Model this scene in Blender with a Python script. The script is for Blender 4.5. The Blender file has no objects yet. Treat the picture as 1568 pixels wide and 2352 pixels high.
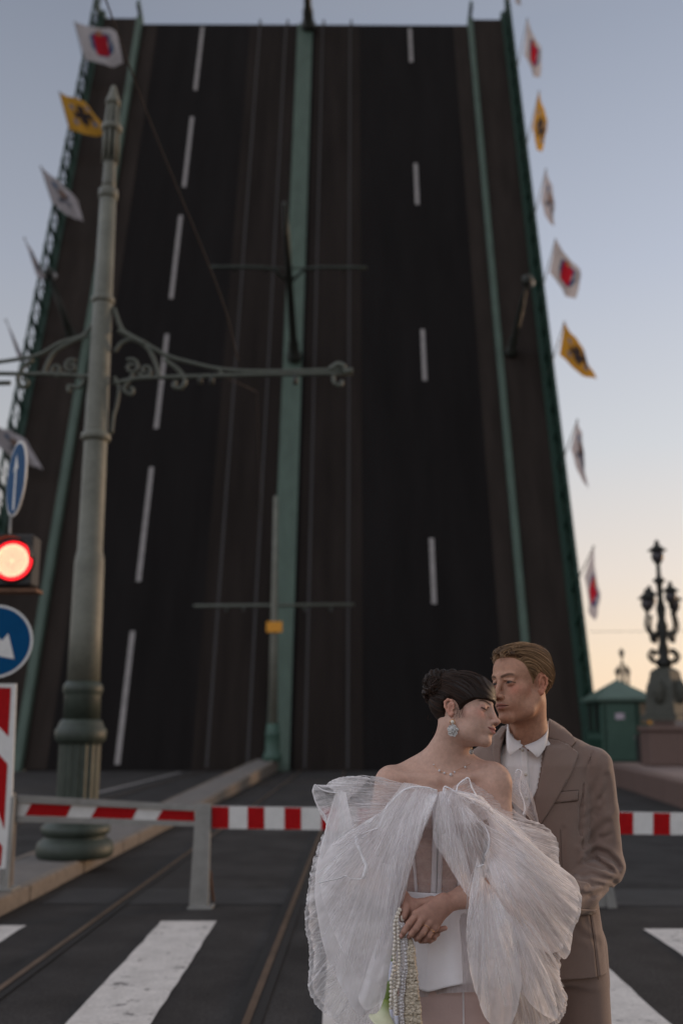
import bpy, math, random
import numpy as np
from mathutils import Vector
random.seed(7); rng = np.random.default_rng(7)
scene = bpy.context.scene
COL = scene.collection
R = math.radians
# ---------------------------------------------------------------- camera
FPX = 2352.0                       # focal length in pixels of a 1568 x 2352 picture
PITCH = math.atan(494/FPX)
cp, sp = math.cos(PITCH), math.sin(PITCH)
CAM = np.array([0, 0, 1.59])
cam = bpy.data.cameras.new('camera'); camo = bpy.data.objects.new('camera', cam); COL.objects.link(camo)
camo.location = CAM; camo.rotation_euler = (R(90)+PITCH, 0, 0)
cam.sensor_fit = 'VERTICAL'; cam.sensor_height = 36; cam.sensor_width = 24; cam.lens = 36
cam.clip_start = .05; cam.clip_end = 4000
cam.dof.use_dof = True; cam.dof.focus_distance = 2.98; cam.dof.aperture_fstop = 2.0
scene.camera = camo
# ---------------------------------------------------------------- sky, sun, exposure
SUN_EL, SUN_AZ = R(4.0), R(62)     # azimuth measured from +Y towards +X
world = bpy.data.worlds.new('World'); scene.world = world; world.use_nodes = True
nt = world.node_tree; nt.nodes.clear()
def N(t, **k):
    n = nt.nodes.new(t)
    for a, b in k.items(): setattr(n, a, b)
    return n
def lk(a, b): nt.links.new(a, b)
out = N('ShaderNodeOutputWorld'); bg = N('ShaderNodeBackground'); bg.inputs[1].default_value = 1.0
tc = N('ShaderNodeTexCoord'); sep = N('ShaderNodeSeparateXYZ'); lk(tc.outputs['Generated'], sep.inputs[0])
ramp = N('ShaderNodeValToRGB'); lk(sep.outputs['Z'], ramp.inputs[0])
def setramp(ramp, stops):
    e = ramp.color_ramp.elements
    while len(e) > 1: e.remove(e[-1])
    e[0].position = stops[0][0]; e[0].color = (*stops[0][1], 1)
    for p_, c_ in stops[1:]:
        x = e.new(p_); x.color = (*c_, 1)
setramp(ramp, [(0, (1.0, .74, .52)), (.06, (.95, .76, .58)), (.14, (.82, .73, .66)), (.26, (.64, .655, .69)),
               (.42, (.48, .52, .62)), (.60, (.335, .375, .47)), (.75, (.36, .36, .38)), (1, (.40, .37, .35))])
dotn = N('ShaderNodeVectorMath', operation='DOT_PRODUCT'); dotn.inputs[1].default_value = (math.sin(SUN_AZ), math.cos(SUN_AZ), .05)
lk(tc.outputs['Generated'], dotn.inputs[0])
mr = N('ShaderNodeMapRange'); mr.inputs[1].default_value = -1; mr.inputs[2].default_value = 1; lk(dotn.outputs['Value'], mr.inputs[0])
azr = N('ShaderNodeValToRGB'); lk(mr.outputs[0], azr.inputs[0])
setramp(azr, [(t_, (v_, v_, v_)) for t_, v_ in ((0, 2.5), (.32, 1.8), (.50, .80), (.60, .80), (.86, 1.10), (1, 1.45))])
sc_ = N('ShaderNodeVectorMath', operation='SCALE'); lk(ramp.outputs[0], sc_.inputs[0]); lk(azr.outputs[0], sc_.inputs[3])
# unseen sky away from sunset, dimmed low and brightened high to shape face light
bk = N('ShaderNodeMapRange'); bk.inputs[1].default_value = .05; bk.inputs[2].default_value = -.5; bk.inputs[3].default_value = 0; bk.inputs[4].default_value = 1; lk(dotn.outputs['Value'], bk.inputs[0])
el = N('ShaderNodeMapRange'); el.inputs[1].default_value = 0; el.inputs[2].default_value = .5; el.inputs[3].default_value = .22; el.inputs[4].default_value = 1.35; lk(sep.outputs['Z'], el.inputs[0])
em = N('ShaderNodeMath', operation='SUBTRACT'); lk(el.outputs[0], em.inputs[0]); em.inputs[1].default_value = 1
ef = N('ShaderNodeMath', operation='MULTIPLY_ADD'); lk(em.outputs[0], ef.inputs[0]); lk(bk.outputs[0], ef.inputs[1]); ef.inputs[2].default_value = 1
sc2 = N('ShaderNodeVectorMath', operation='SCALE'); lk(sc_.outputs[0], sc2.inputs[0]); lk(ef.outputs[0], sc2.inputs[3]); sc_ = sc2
sky = N('ShaderNodeTexSky'); sky.sky_type = 'NISHITA'; sky.sun_disc = False; sky.sun_elevation = SUN_EL; sky.sun_rotation = SUN_AZ
sks = N('ShaderNodeVectorMath', operation='SCALE'); lk(sky.outputs[0], sks.inputs[0]); sks.inputs[3].default_value = .10
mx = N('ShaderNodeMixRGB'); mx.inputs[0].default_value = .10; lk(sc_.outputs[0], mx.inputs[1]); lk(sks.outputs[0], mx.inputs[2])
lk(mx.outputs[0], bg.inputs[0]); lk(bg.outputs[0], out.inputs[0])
sl = bpy.data.lights.new('sun', 'SUN'); sl.energy = 1.5; sl.angle = R(7); sl.color = (1, .66, .40)
so = bpy.data.objects.new('sun', sl); COL.objects.link(so)
sd = Vector((math.sin(SUN_AZ)*math.cos(SUN_EL), math.cos(SUN_AZ)*math.cos(SUN_EL), math.sin(SUN_EL)))
so.rotation_euler = sd.to_track_quat('Z', 'Y').to_euler()
scene.view_settings.view_transform = 'Standard'; scene.view_settings.look = 'None'
scene.view_settings.exposure = 0.0; scene.view_settings.gamma = 1
try:
    scene.cycles.transparent_max_bounces = 32; scene.cycles.max_bounces = 8
except Exception: pass
# ---------------------------------------------------------------- helpers
def ray(x, y):                      # direction through a pixel of the 1568 x 2352 photograph
    a = (x-784)/FPX; b = (1176-y)/FPX
    return np.array([a, cp-b*sp, sp+b*cp])
def P(x, y, Y):
    d = ray(x, y); return CAM + d*(Y/d[1])
def G(x, y, z=0.0):
    d = ray(x, y); return CAM + d*((z-CAM[2])/d[2])
def srgb(r, g, b):
    return tuple(((c/255)/12.92 if c/255 < .04045 else ((c/255+.055)/1.055)**2.4) for c in (r, g, b))
MATS = {}
def mat(name, color, rough=.6, metal=0., var=.15, scale=8., bump=0., bscale=None, vcol=False, sss=0., sheen=0., spec=.4, stretch=None, emit=None, coat=0., wear=None, speck=0.):
    if name in MATS: return MATS[name]
    m = bpy.data.materials.new(name); m.use_nodes = True; t = m.node_tree; b = t.nodes['Principled BSDF']
    b.inputs['Roughness'].default_value = rough; b.inputs['Metallic'].default_value = metal
    b.inputs['Specular IOR Level'].default_value = spec
    if coat: b.inputs['Coat Weight'].default_value = coat
    if sheen: b.inputs['Sheen Weight'].default_value = sheen; b.inputs['Sheen Roughness'].default_value = .5
    if sss:
        b.inputs['Subsurface Weight'].default_value = sss; b.inputs['Subsurface Radius'].default_value = (.012, .005, .003); b.inputs['Subsurface Scale'].default_value = 1.0
    co = t.nodes.new('ShaderNodeTexCoord'); mp = t.nodes.new('ShaderNodeMapping'); t.links.new(co.outputs['Object'], mp.inputs[0])
    if stretch: mp.inputs['Scale'].default_value = stretch
    no = t.nodes.new('ShaderNodeTexNoise'); no.inputs['Scale'].default_value = scale; no.inputs['Detail'].default_value = 6; no.inputs['Roughness'].default_value = .65
    t.links.new(mp.outputs[0], no.inputs['Vector'])
    mr_ = t.nodes.new('ShaderNodeMapRange'); mr_.inputs[1].default_value = .3; mr_.inputs[2].default_value = .7
    mr_.inputs[3].default_value = 1-var; mr_.inputs[4].default_value = 1+var; t.links.new(no.outputs[0], mr_.inputs[0])
    s = t.nodes.new('ShaderNodeVectorMath'); s.operation = 'SCALE'; t.links.new(mr_.outputs[0], s.inputs[3])
    if vcol:
        a = t.nodes.new('ShaderNodeAttribute'); a.attribute_name = 'Col'; t.links.new(a.outputs['Color'], s.inputs[0])
    else: s.inputs[0].default_value = color
    last = s.outputs[0]
    if speck:
        n3 = t.nodes.new('ShaderNodeTexNoise'); n3.inputs['Scale'].default_value = 45; n3.inputs['Detail'].default_value = 3; t.links.new(mp.outputs[0], n3.inputs['Vector'])
        r3 = t.nodes.new('ShaderNodeMapRange'); r3.inputs[1].default_value = .35; r3.inputs[2].default_value = .68; r3.inputs[3].default_value = 1-speck; r3.inputs[4].default_value = 1+speck; t.links.new(n3.outputs[0], r3.inputs[0])
        s3 = t.nodes.new('ShaderNodeVectorMath'); s3.operation = 'SCALE'; t.links.new(last, s3.inputs[0]); t.links.new(r3.outputs[0], s3.inputs[3]); last = s3.outputs[0]
    if wear:
        n4 = t.nodes.new('ShaderNodeTexNoise'); n4.inputs['Scale'].default_value = wear[2]; n4.inputs['Detail'].default_value = 9; n4.inputs['Roughness'].default_value = .72; t.links.new(mp.outputs[0], n4.inputs['Vector'])
        r4 = t.nodes.new('ShaderNodeMapRange'); r4.inputs[1].default_value = wear[1]; r4.inputs[2].default_value = wear[1]+.05; t.links.new(n4.outputs[0], r4.inputs[0])
        m4 = t.nodes.new('ShaderNodeMixRGB'); t.links.new(r4.outputs[0], m4.inputs[0]); t.links.new(last, m4.inputs[1]); m4.inputs[2].default_value = (*wear[0], 1); last = m4.outputs[0]
    t.links.new(last, b.inputs['Base Color'])
    if bump:
        n2 = t.nodes.new('ShaderNodeTexNoise'); n2.inputs['Scale'].default_value = bscale or scale*6; n2.inputs['Detail'].default_value = 4
        t.links.new(mp.outputs[0], n2.inputs['Vector'])
        bp = t.nodes.new('ShaderNodeBump'); bp.inputs['Strength'].default_value = bump; bp.inputs['Distance'].default_value = .01
        t.links.new(n2.outputs[0], bp.inputs['Height']); t.links.new(bp.outputs[0], b.inputs['Normal'])
    if emit: b.inputs['Emission Color'].default_value = (*emit[0], 1); b.inputs['Emission Strength'].default_value = emit[1]
    MATS[name] = m; return m
def tag(o, label=None, cat=None, group=None, kind=None):
    if label: o['label'] = label
    if cat: o['category'] = cat
    if group: o['group'] = group
    if kind: o['kind'] = kind
    return o
def worldloc(o):
    v = Vector((0, 0, 0))
    while o is not None: v = v + o.location; o = o.parent
    return np.array(v)
def empty(name, loc, label=None, cat=None, group=None):
    o = bpy.data.objects.new(name, None); o.empty_display_size = .2; COL.objects.link(o); o.location = loc
    return tag(o, label, cat, group)
def mesh(name, verts, faces, m, parent=None, smooth=False, col=None, uv=None, loc=None):
    """verts in world space; parents are never rotated, so local = world - parent's place"""
    verts = np.asarray(verts, float)
    o_loc = np.zeros(3) if loc is None else np.asarray(loc, float)
    base = worldloc(parent) + o_loc if parent else o_loc
    me = bpy.data.meshes.new(name)
    if isinstance(faces, np.ndarray): faces = faces.tolist()
    me.from_pydata((verts-base).tolist(), [], faces); me.update()
    if smooth: me.polygons.foreach_set('use_smooth', [True]*len(me.polygons))
    if isinstance(m, (list, tuple)):
        for x in m: me.materials.append(x)
    else: me.materials.append(m)
    if col is not None:
        a = me.color_attributes.new('Col', 'FLOAT_COLOR', 'POINT'); c = np.ones((len(verts), 4)); c[:, :3] = col
        a.data.foreach_set('color', c.ravel())
    if uv is not None:
        l = me.uv_layers.new(name='UVMap'); vi = np.empty(len(me.loops), int); me.loops.foreach_get('vertex_index', vi)
        l.data.foreach_set('uv', np.asarray(uv)[vi].ravel())
    o = bpy.data.objects.new(name, me); COL.objects.link(o); o.location = o_loc
    if parent: o.parent = parent
    return o
def nrm(v): v = np.asarray(v, float); return v/max(np.linalg.norm(v), 1e-9)
def smooth_path(pts, n=8, closed=False):
    pts = np.asarray(pts, float); out_ = []; k = len(pts)
    rngk = range(k if closed else k-1)
    for i in rngk:
        if closed: a, b, c, d = pts[(i-1) % k], pts[i], pts[(i+1) % k], pts[(i+2) % k]
        else:
            b, c = pts[i], pts[i+1]; a = pts[i-1] if i else 2*b-c; d = pts[i+2] if i+2 < k else 2*c-b
        for j in range(n):
            t = j/n
            out_.append(.5*((2*b)+(c-a)*t+(2*a-5*b+4*c-d)*t*t+(3*b-a-3*c+d)*t**3))
    if not closed: out_.append(pts[-1])
    return np.array(out_)
class MB:
    def __init__(s): s.v = []; s.f = []; s.n = 0
    def add(s, v, f):
        v = np.asarray(v, float); s.v.append(v); s.f += [[i+s.n for i in q] for q in f]; s.n += len(v); return s
    def box(s, c, d, ax=None, bev=0.):
        ax = np.eye(3) if ax is None else np.asarray(ax, float)
        h = np.asarray(d, float)/2; c = np.asarray(c, float)
        b = min(bev, h.min()*.9)
        if b <= 0:
            V = [c+(sx*h[0])*ax[0]+(sy*h[1])*ax[1]+(sz*h[2])*ax[2] for sx in (-1, 1) for sy in (-1, 1) for sz in (-1, 1)]
            return s.add(V, [[0, 1, 3, 2], [4, 6, 7, 5], [0, 4, 5, 1], [2, 3, 7, 6], [0, 2, 6, 4], [1, 5, 7, 3]])
        prof = []
        for z, e in ((-h[2], b), (-h[2]+b, 0), (h[2]-b, 0), (h[2], b)):
            X, Y = h[0]-e, h[1]-e; q = b*.6 if e == 0 else b*.4
            prof.append([(-X+q, -Y), (X-q, -Y), (X, -Y+q), (X, Y-q), (X-q, Y), (-X+q, Y), (-X, Y-q), (-X, -Y+q)])
        V = []
        for (z, r_) in zip((-h[2], -h[2]+b, h[2]-b, h[2]), prof):
            for x, y in r_: V.append(c+x*ax[0]+y*ax[1]+z*ax[2])
        F = [list(range(7, -1, -1)), list(range(24, 32))]
        for k in range(3):
            for i in range(8): j = (i+1) % 8; F.append([k*8+i, k*8+j, k*8+8+j, k*8+8+i])
        return s.add(V, F)
    def tube(s, pts, r, n=10, closed=False, flat=1., up=None, cap=True):
        pts = np.asarray(pts, float); k = len(pts); r = np.broadcast_to(np.asarray(r, float), (k,))
        T = np.gradient(pts, axis=0) if not closed else np.roll(pts, -1, 0)-np.roll(pts, 1, 0)
        T /= np.maximum(np.linalg.norm(T, axis=1), 1e-9)[:, None]
        u = np.array(up if up is not None else ((0, 0, 1) if abs(T[0][2]) < .9 else (1, 0, 0)), float)
        V = []
        for i in range(k):
            u = u-T[i]*np.dot(u, T[i]); u = nrm(u); w = np.cross(T[i], u)
            for j in range(n):
                a = 2*math.pi*j/n; V.append(pts[i]+r[i]*(math.cos(a)*u*flat+math.sin(a)*w))
        F = []
        for i in range(k if closed else k-1):
            i2 = (i+1) % k
            for j in range(n): j2 = (j+1) % n; F.append([i*n+j, i*n+j2, i2*n+j2, i2*n+j])
        if cap and not closed: F += [list(range(n-1, -1, -1)), list(range((k-1)*n, k*n))]
        return s.add(V, F)
    def lathe(s, c, prof, n=32, axis=(0, 0, 1), mod=None):
        c = np.asarray(c, float); a = nrm(axis); u = nrm(np.cross(a, (0, 1, 0) if abs(a[1]) < .9 else (1, 0, 0))); w = np.cross(a, u)
        V = []
        for (z, r_) in prof:
            for j in range(n):
                t = 2*math.pi*j/n; rr = r_*(mod(z, t) if mod else 1); V.append(c+a*z+rr*(math.cos(t)*u+math.sin(t)*w))
        F = []; k = len(prof)
        for i in range(k-1):
            for j in range(n): j2 = (j+1) % n; F.append([i*n+j, i*n+j2, (i+1)*n+j2, (i+1)*n+j])
        F += [list(range(n-1, -1, -1)), list(range((k-1)*n, k*n))]
        return s.add(V, F)
    def prism(s, poly, off):            # poly: planar 3-D outline, extruded by vector off
        poly = np.asarray(poly, float); k = len(poly); V = list(poly)+list(poly+np.asarray(off, float))
        F = [list(range(k-1, -1, -1)), list(range(k, 2*k))]+[[i, (i+1) % k, k+(i+1) % k, k+i] for i in range(k)]
        return s.add(V, F)
    def ball(s, c, r, n=10, m=8):
        r = np.broadcast_to(np.asarray(r, float), (3,)); V = []
        for i in range(m+1):
            ph = math.pi*(i/m-.5)
            for j in range(n):
                t = 2*math.pi*j/n; V.append(np.asarray(c)+r*np.array([math.cos(ph)*math.cos(t), math.cos(ph)*math.sin(t), math.sin(ph)]))
        F = []
        for i in range(m):
            for j in range(n): j2 = (j+1) % n; F.append([i*n+j, i*n+j2, (i+1)*n+j2, (i+1)*n+j])
        return s.add(V, F)
    def build(s, name, m, parent=None, smooth=False, **k):
        return mesh(name, np.concatenate(s.v), s.f, m, parent, smooth, **k)
def hashn(ix, iy, iz):
    h = np.sin(ix*127.1+iy*311.7+iz*74.7)*43758.5453; return h-np.floor(h)
def vnoise(p):                      # smooth value noise in -1..1
    p = np.asarray(p, float); i = np.floor(p); f = p-i; f = f*f*(3-2*f); r_ = 0
    for a in (0, 1):
        for b in (0, 1):
            for c in (0, 1):
                w = (f[..., 0] if a else 1-f[..., 0])*(f[..., 1] if b else 1-f[..., 1])*(f[..., 2] if c else 1-f[..., 2])
                r_ = r_+w*hashn(i[..., 0]+a, i[..., 1]+b, i[..., 2]+c)
    return r_*2-1
def duplicate(root, loc, label=None, group=None):
    r_ = root.copy(); COL.objects.link(r_); r_.location = loc
    if label: r_['label'] = label
    if group: r_['group'] = group
    for ch in root.children:
        c = ch.copy(); COL.objects.link(c); c.parent = r_
        for g in ch.children:
            d = g.copy(); COL.objects.link(d); d.parent = c
    return r_
# ---------------------------------------------------------------- materials
M_asph = mat('asphalt', (.037, .0345, .034), .9, var=.42, scale=1.1, bump=.7, bscale=170, spec=.2, speck=.30, wear=((.021, .020, .020), .62, 1.7))
M_asph2 = mat('worn_asphalt', (.062, .060, .060), .85, var=.25, scale=1.3, bump=.3, bscale=220)
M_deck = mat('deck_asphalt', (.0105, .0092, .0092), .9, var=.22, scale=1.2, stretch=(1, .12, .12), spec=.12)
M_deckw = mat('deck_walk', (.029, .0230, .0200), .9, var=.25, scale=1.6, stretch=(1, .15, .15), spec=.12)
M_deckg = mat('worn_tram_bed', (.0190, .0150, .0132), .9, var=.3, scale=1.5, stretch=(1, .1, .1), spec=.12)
M_green = mat('green_bridge_paint', (.060, .095, .074), .6, var=.18, scale=3, stretch=(1, .3, .3))
M_dgreen = mat('dark_green_paint', (.012, .040, .027), .5, var=.2, scale=5)
M_white = mat('road_paint', (.58, .55, .525), .8, var=.14, scale=5, bump=.4, bscale=150, speck=.10, wear=((.17, .16, .155), .585, 6))
M_whited = mat('worn_road_paint', (.25, .235, .23), .7, var=.2, scale=4)
M_col = mat('column_paint', (.145, .150, .124), .55, var=.2, scale=4, bump=.25, bscale=25, speck=.12, wear=((.11, .085, .06), .66, 2.6))
M_colg = mat('column_green', (.036, .048, .038), .55, var=.3, scale=6, bump=.15, bscale=30)
M_rust = mat('rust', (.14, .07, .04), .8, var=.4, scale=30)
M_rail = mat('tram_rail_steel', (.15, .105, .075), .45, metal=.3, var=.3, scale=3)
M_groove = mat('rail_groove', (.012, .011, .011), .9)
M_kerb = mat('granite_kerb', (.175, .148, .125), .8, var=.25, scale=9, bump=.4, bscale=90)
M_island = mat('island_paving', (.150, .138, .130), .85, var=.18, scale=4, bump=.3, bscale=120)
M_granite = mat('red_granite', (.125, .082, .070), .7, var=.25, scale=18, bump=.3, bscale=60)
M_steel = mat('galvanised_steel', (.26, .26, .25), .5, metal=.35, var=.15, scale=9)
M_red = mat('reflective_red', (.33, .004, .006), .6, var=.12, scale=20, spec=.12)
M_wht = mat('reflective_white', (.60, .60, .59), .5, var=.08, scale=14)
M_blue = mat('sign_blue', (.002, .060, .165), .65, var=.06, spec=.08)
M_black = mat('black_housing', (.018, .017, .018), .5)
M_iron = mat('cast_iron', (.035, .04, .035), .5, var=.2)
M_glass = mat('lamp_glass', (.35, .35, .36), .2, spec=.8)
M_kiosk = mat('kiosk_paint', (.042, .088, .068), .55, var=.12, scale=3)
M_kroof = mat('kiosk_roof', (.085, .135, .112), .5, var=.1, scale=3)
M_dark = mat('dark_window', (.01, .012, .012), .2)
M_wood = mat('weathered_plaster', (.16, .12, .08), .8, var=.3)
M_orange = mat('orange_sign', (.62, .27, .02), .5)
M_cable = mat('brown_cable', (.026, .016, .012), .7)
M_water = mat('river_water', (.05, .06, .075), .12, spec=.6, bump=.3, bscale=3)
# ================================================================= SETTING
YAW = .0196
def RX(X, Y): return X+YAW*Y        # the road runs slightly to the right of the view axis
def strip(name, X0, X1, Y0, Y1, z, m, nseg=1, **k):
    V = []; F = []
    for i in range(nseg+1):
        Y = Y0+(Y1-Y0)*i/nseg; V += [(RX(X0, Y), Y, z), (RX(X1, Y), Y, z)]
    for i in range(nseg): F.append([2*i, 2*i+1, 2*i+3, 2*i+2])
    return mesh(name, V, F, m, **k)
tag(mesh('ground', [(-900, -900, -.02), (900, -900, -.02), (900, 39.6, -.02), (-900, 39.6, -.02), (-900, 39.6, -4), (900, 39.6, -4)],
         [[0, 1, 2, 3], [3, 2, 5, 4]], M_asph2), kind='structure')
tag(strip('road', -26, 6.9, -40, 39.3, 0, M_asph), kind='structure')
tag(mesh('water', [(-2500, 39.7, -3.2), (2500, 39.7, -3.2), (2500, 3000, -3.2), (-2500, 3000, -3.2)], [[0, 1, 2, 3]], M_water), kind='structure')
mb = MB(); far = []
xs_ = np.linspace(-1800, 1800, 160)
for i, x in enumerate(xs_): far.append((x, 760, -3.3))
hh = 5+5*(vnoise(np.stack([xs_*.02, xs_*0, xs_*0], 1))+1)+4*(hashn(np.floor(xs_/30), 3, 1) > .5)
V = [(x, 760, -3.3) for x in xs_]+[(x, 760, h) for x, h in zip(xs_, hh)]+[(x, 900, h) for x, h in zip(xs_, hh)]
n_ = len(xs_); Fq = [[i, i+1, n_+i+1, n_+i] for i in range(n_-1)]+[[n_+i, n_+i+1, 2*n_+i+1, 2*n_+i] for i in range(n_-1)]
tag(mesh('far_bank', V, Fq, mat('far_bank_haze', (.20, .17, .16), .9)), kind='structure')
# darker asphalt band across the road near the barrier
tag(mesh('dark_road_band', [(-2.75, 9.95, .004), (6.2, 9.75, .004), (6.3, 10.75, .004), (-2.75, 10.85, .004)], [[0, 1, 2, 3]],
         mat('dark_band_asphalt', (.030, .029, .030), .8, var=.3, scale=3, bump=.3, bscale=200)), kind='structure')
# tram rails in the street
for X in (-2.24, -.64, -4.22, -5.74):
    r = empty('tram_track_rail', (RX(X, -4), -4, 0), cat='tram rail', group='tram rails set in the street',
              label={-2.24: 'steel tram rail in the asphalt just right of the kerbed island', -.64: 'steel tram rail running up from the bottom of the picture beside the woman\'s skirt',
                     -4.22: 'rusty tram rail on the far side of the island, nearest the lamp column', -5.74: 'tram rail farthest left beyond the island'}[X])
    strip('dark_groove', X-.085, X+.085, -4, 39.2, .008, M_groove, parent=r)
    strip('rail_head', X-.022, X+.022, -4, 39.2, .013, M_rail, parent=r)
# zebra crossing
zeb = [(-3.02, -2.57, 8.88), (-1.50, -1.04, 9.07), (-.10, .36, 9.0), (1.31, 1.79, 8.86), (2.42, 2.90, 8.73), (3.6, 4.06, 8.6)]
zl = ['short white crossing stripe at the left edge, left of the tram rail', 'full white crossing stripe between the two tram rails', 'white crossing stripe hidden behind the bride\'s gown',
      'white crossing stripe beside the groom\'s trouser leg', 'white crossing stripe at the right edge with its pointed end', 'outermost white crossing stripe beyond the right edge']
for (a, b, e), l in zip(zeb, zl):
    V = []; nn = 26
    for i in range(nn+1):
        y = 3.6+(e-3.6)*i/nn
        j1, j2 = (random.uniform(-.006, .006) for _ in range(2))
        V += [(a+j1, y, .006), (b+j2, y, .006)]
    tag(mesh('crossing_stripe', V, [[2*i, 2*i+1, 2*i+3, 2*i+2] for i in range(nn)], M_white), kind='structure')
# thin worn lane line on far side of island
tag(strip('lane_line', -6.6, -6.45, 24, 38, .005, M_whited), kind='structure')
# kerbed island
IX0, IX1 = -3.92, -3.10
def iz(Y): return .15+max(0, (Y-20)/19)*.28
ys_ = list(np.arange(9.15, 39, .95))+[39.0]
V = []; F = []
for Y in ys_: V += [(RX(IX0+.10, Y), Y, iz(Y)-.004), (RX(IX1-.11, Y), Y, iz(Y)-.004)]
for i in range(len(ys_)-1): F.append([2*i, 2*i+1, 2*i+3, 2*i+2])
tag(mesh('traffic_island', V, F, M_island), kind='structure')
mb = MB()
for side, X in ((0, IX0), (1, IX1-.11)):
    for i in range(len(ys_)-1):
        Y0, Y1 = ys_[i]+.006, ys_[i+1]-.006; w = .10 if side == 0 else .11
        z0, z1 = iz(Y0)+random.uniform(-.006, .006), iz(Y1)+random.uniform(-.004, .004); b = .022; dx = random.uniform(-.008, .008)
        def ring(Y, z):
            xa, xb = RX(X, Y)+dx, RX(X+w, Y)+dx
            if side: return [(xa, Y, -.03), (xb, Y, -.03), (xb, Y, z-b), (xb-b*.35, Y, z-b*.3), (xb-b, Y, z), (xa, Y, z)]
            return [(xa, Y, -.03), (xb, Y, -.03), (xb, Y, z), (xa+b, Y, z), (xa+b*.3, Y, z-b*.3), (xa, Y, z-b)]
        A = ring(Y0, z0)+ring(Y1, z1); mb.add(A, [[5, 4, 3, 2, 1, 0], list(range(6, 12))]+[[j, (j+1) % 6, 6+(j+1) % 6, 6+j] for j in range(6)])
# rounded nose of the island towards the camera
cx = RX((IX0+IX1)/2, 9.1); arc = [(cx+.41*math.cos(a), 9.14+.34*math.sin(a), 0) for a in np.linspace(0, -math.pi, 9)]
V = [(x, y, -.03) for x, y, z in arc]+[(x, y, .14) for x, y, z in arc]+[((x-cx)*.93+cx, (y-9.14)*.93+9.14, .152) for x, y, z in arc]+[(cx, 9.14, .152)]
F = [[i, i+1, 10+i, 9+i] for i in range(8)]+[[9+i, 10+i, 19+i, 18+i] for i in range(8)]+[[18+i, 19+i, 27] for i in range(8)]
mb.add(V, F)
tag(mb.build('kerb', M_kerb), kind='structure')
# raised granite plinth of the embankment on the right
pl = [(6.25, 13), (6.78, 21.1), (7.7, 30.4), (8.3, 39.2)]; zt = .52
mb = MB()
for i in range(len(pl)-1):
    (x0, y0), (x1, y1) = pl[i], pl[i+1]; nseg = 5
    for k in range(nseg):
        a, b = k/nseg, (k+1)/nseg
        A = np.array([x0+(x1-x0)*a, y0+(y1-y0)*a+.01, 0]); B = np.array([x0+(x1-x0)*b, y0+(y1-y0)*b-.01, 0])
        e = .035; w = np.array([.42, 0, 0])
        mb.prism([A+(0, 0, -.03), A+(0, 0, zt-e), A+(e, 0, zt), A+w+(0, 0, zt), A+w+(0, 0, -.03)], B-A)
tag(mb.build('embankment_kerb', M_granite), kind='structure')
tag(mesh('pavement', [(6.6, 13, zt-.01), (30, 13, zt-.01), (30, 39.2, zt-.01), (8.6, 39.2, zt-.01), (8.05, 30.4, zt-.01), (7.1, 21.1, zt-.01)], [[0, 1, 2, 3, 4, 5]],
         mat('pink_granite_flags', (.22, .165, .15), .75, var=.2, scale=3)), kind='structure')

# ================================================================= THE RAISED LEAF
O = np.array([-2.4, 39., 0.]); et = np.array([.27, 13.4, 41.7]); LEN = np.linalg.norm(et); et = et/LEN
en = nrm(np.cross((1, 0, 0), et)); en = en if en[1] < 0 else -en       # towards the camera and slightly up
es = nrm(np.cross(et, en)); es = es if es[0] > 0 else -es
def LF(s, t, n=0.): return O+es*s+et*t+en*n
def leafst(x, y, n=0.):
    d = ray(x, y); o = O+en*n; t = np.dot(o-CAM, en)/np.dot(d, en); q = CAM+d*t-o
    return float(np.dot(q, es)), float(np.dot(q, et))
AX = [es, et, en]
leaf = empty('raised_bridge_leaf', O, 'huge raised bascule bridge leaf, its dark roadway standing almost upright behind the couple', 'drawbridge')
def lbox(name, s0, s1, t0, t1, n0, n1, m, parent=leaf, bev=0.):
    return MB().box(LF((s0+s1)/2, (t0+t1)/2, (n0+n1)/2), (s1-s0, t1-t0, n1-n0), AX, bev).build(name, m, parent)
T1 = 43.55
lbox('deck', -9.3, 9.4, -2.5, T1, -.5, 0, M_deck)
mb = MB()
for s in (-10.5, -6.4, -2.2, 2.2, 6.4, 10.5): mb.box(LF(s, 21, -1.75), (.5, 43, 2.5), AX)
for t in np.arange(1, 43, 4.): mb.box(LF(0, t, -1.1), (21, .3, 1.2), AX)
mb.build('girders', M_dgreen, leaf)
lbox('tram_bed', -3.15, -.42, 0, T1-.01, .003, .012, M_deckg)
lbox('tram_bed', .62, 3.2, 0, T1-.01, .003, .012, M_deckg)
cs = lbox('centre_strip', -.40, .47, -.5, T1-.15, -.1, .16, M_green)
for s in (-2.59, -1.08, 1.04, 2.63):
    lbox('tram_rail', s-.05, s+.05, .1, T1-.1, .014, .03, mat('dull_rail', (.023, .020, .020), .6, var=.2, scale=2, stretch=(1, .2, .2)))
for k in range(6):
    t0 = .2+7.52*k; tag(lbox('lane_dash', -6.0, -5.8, t0, t0+5.35+.15*(k % 2), .004, .012, M_whited), None)
for k in range(4):
    t0 = 6.8+11.15*k; lbox('lane_dash', 5.98, 6.18, t0, min(t0+3.0, T1-.1), .004, .012, M_whited)
for s0, s1, k in ((-9.72, -9.36, 1), (9.42, 9.72, 1)):
    lbox('kerb_rail', s0, s1, -.8, T1+.35, -.1, .34, M_green, bev=.05)
lbox('sidewalk', -11.6, -9.7, -1, T1+.25, -.4, .2, M_deckw); lbox('sidewalk', 9.72, 11.37, -1, T1+.25, -.4, .2, M_deckw)
lbox('gutter_strip', -9.36, -8.5, 0, T1-.02, .003, .011, M_deckw); lbox('gutter_strip', 8.6, 9.42, 0, T1-.02, .003, .011, M_deckw)
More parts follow.
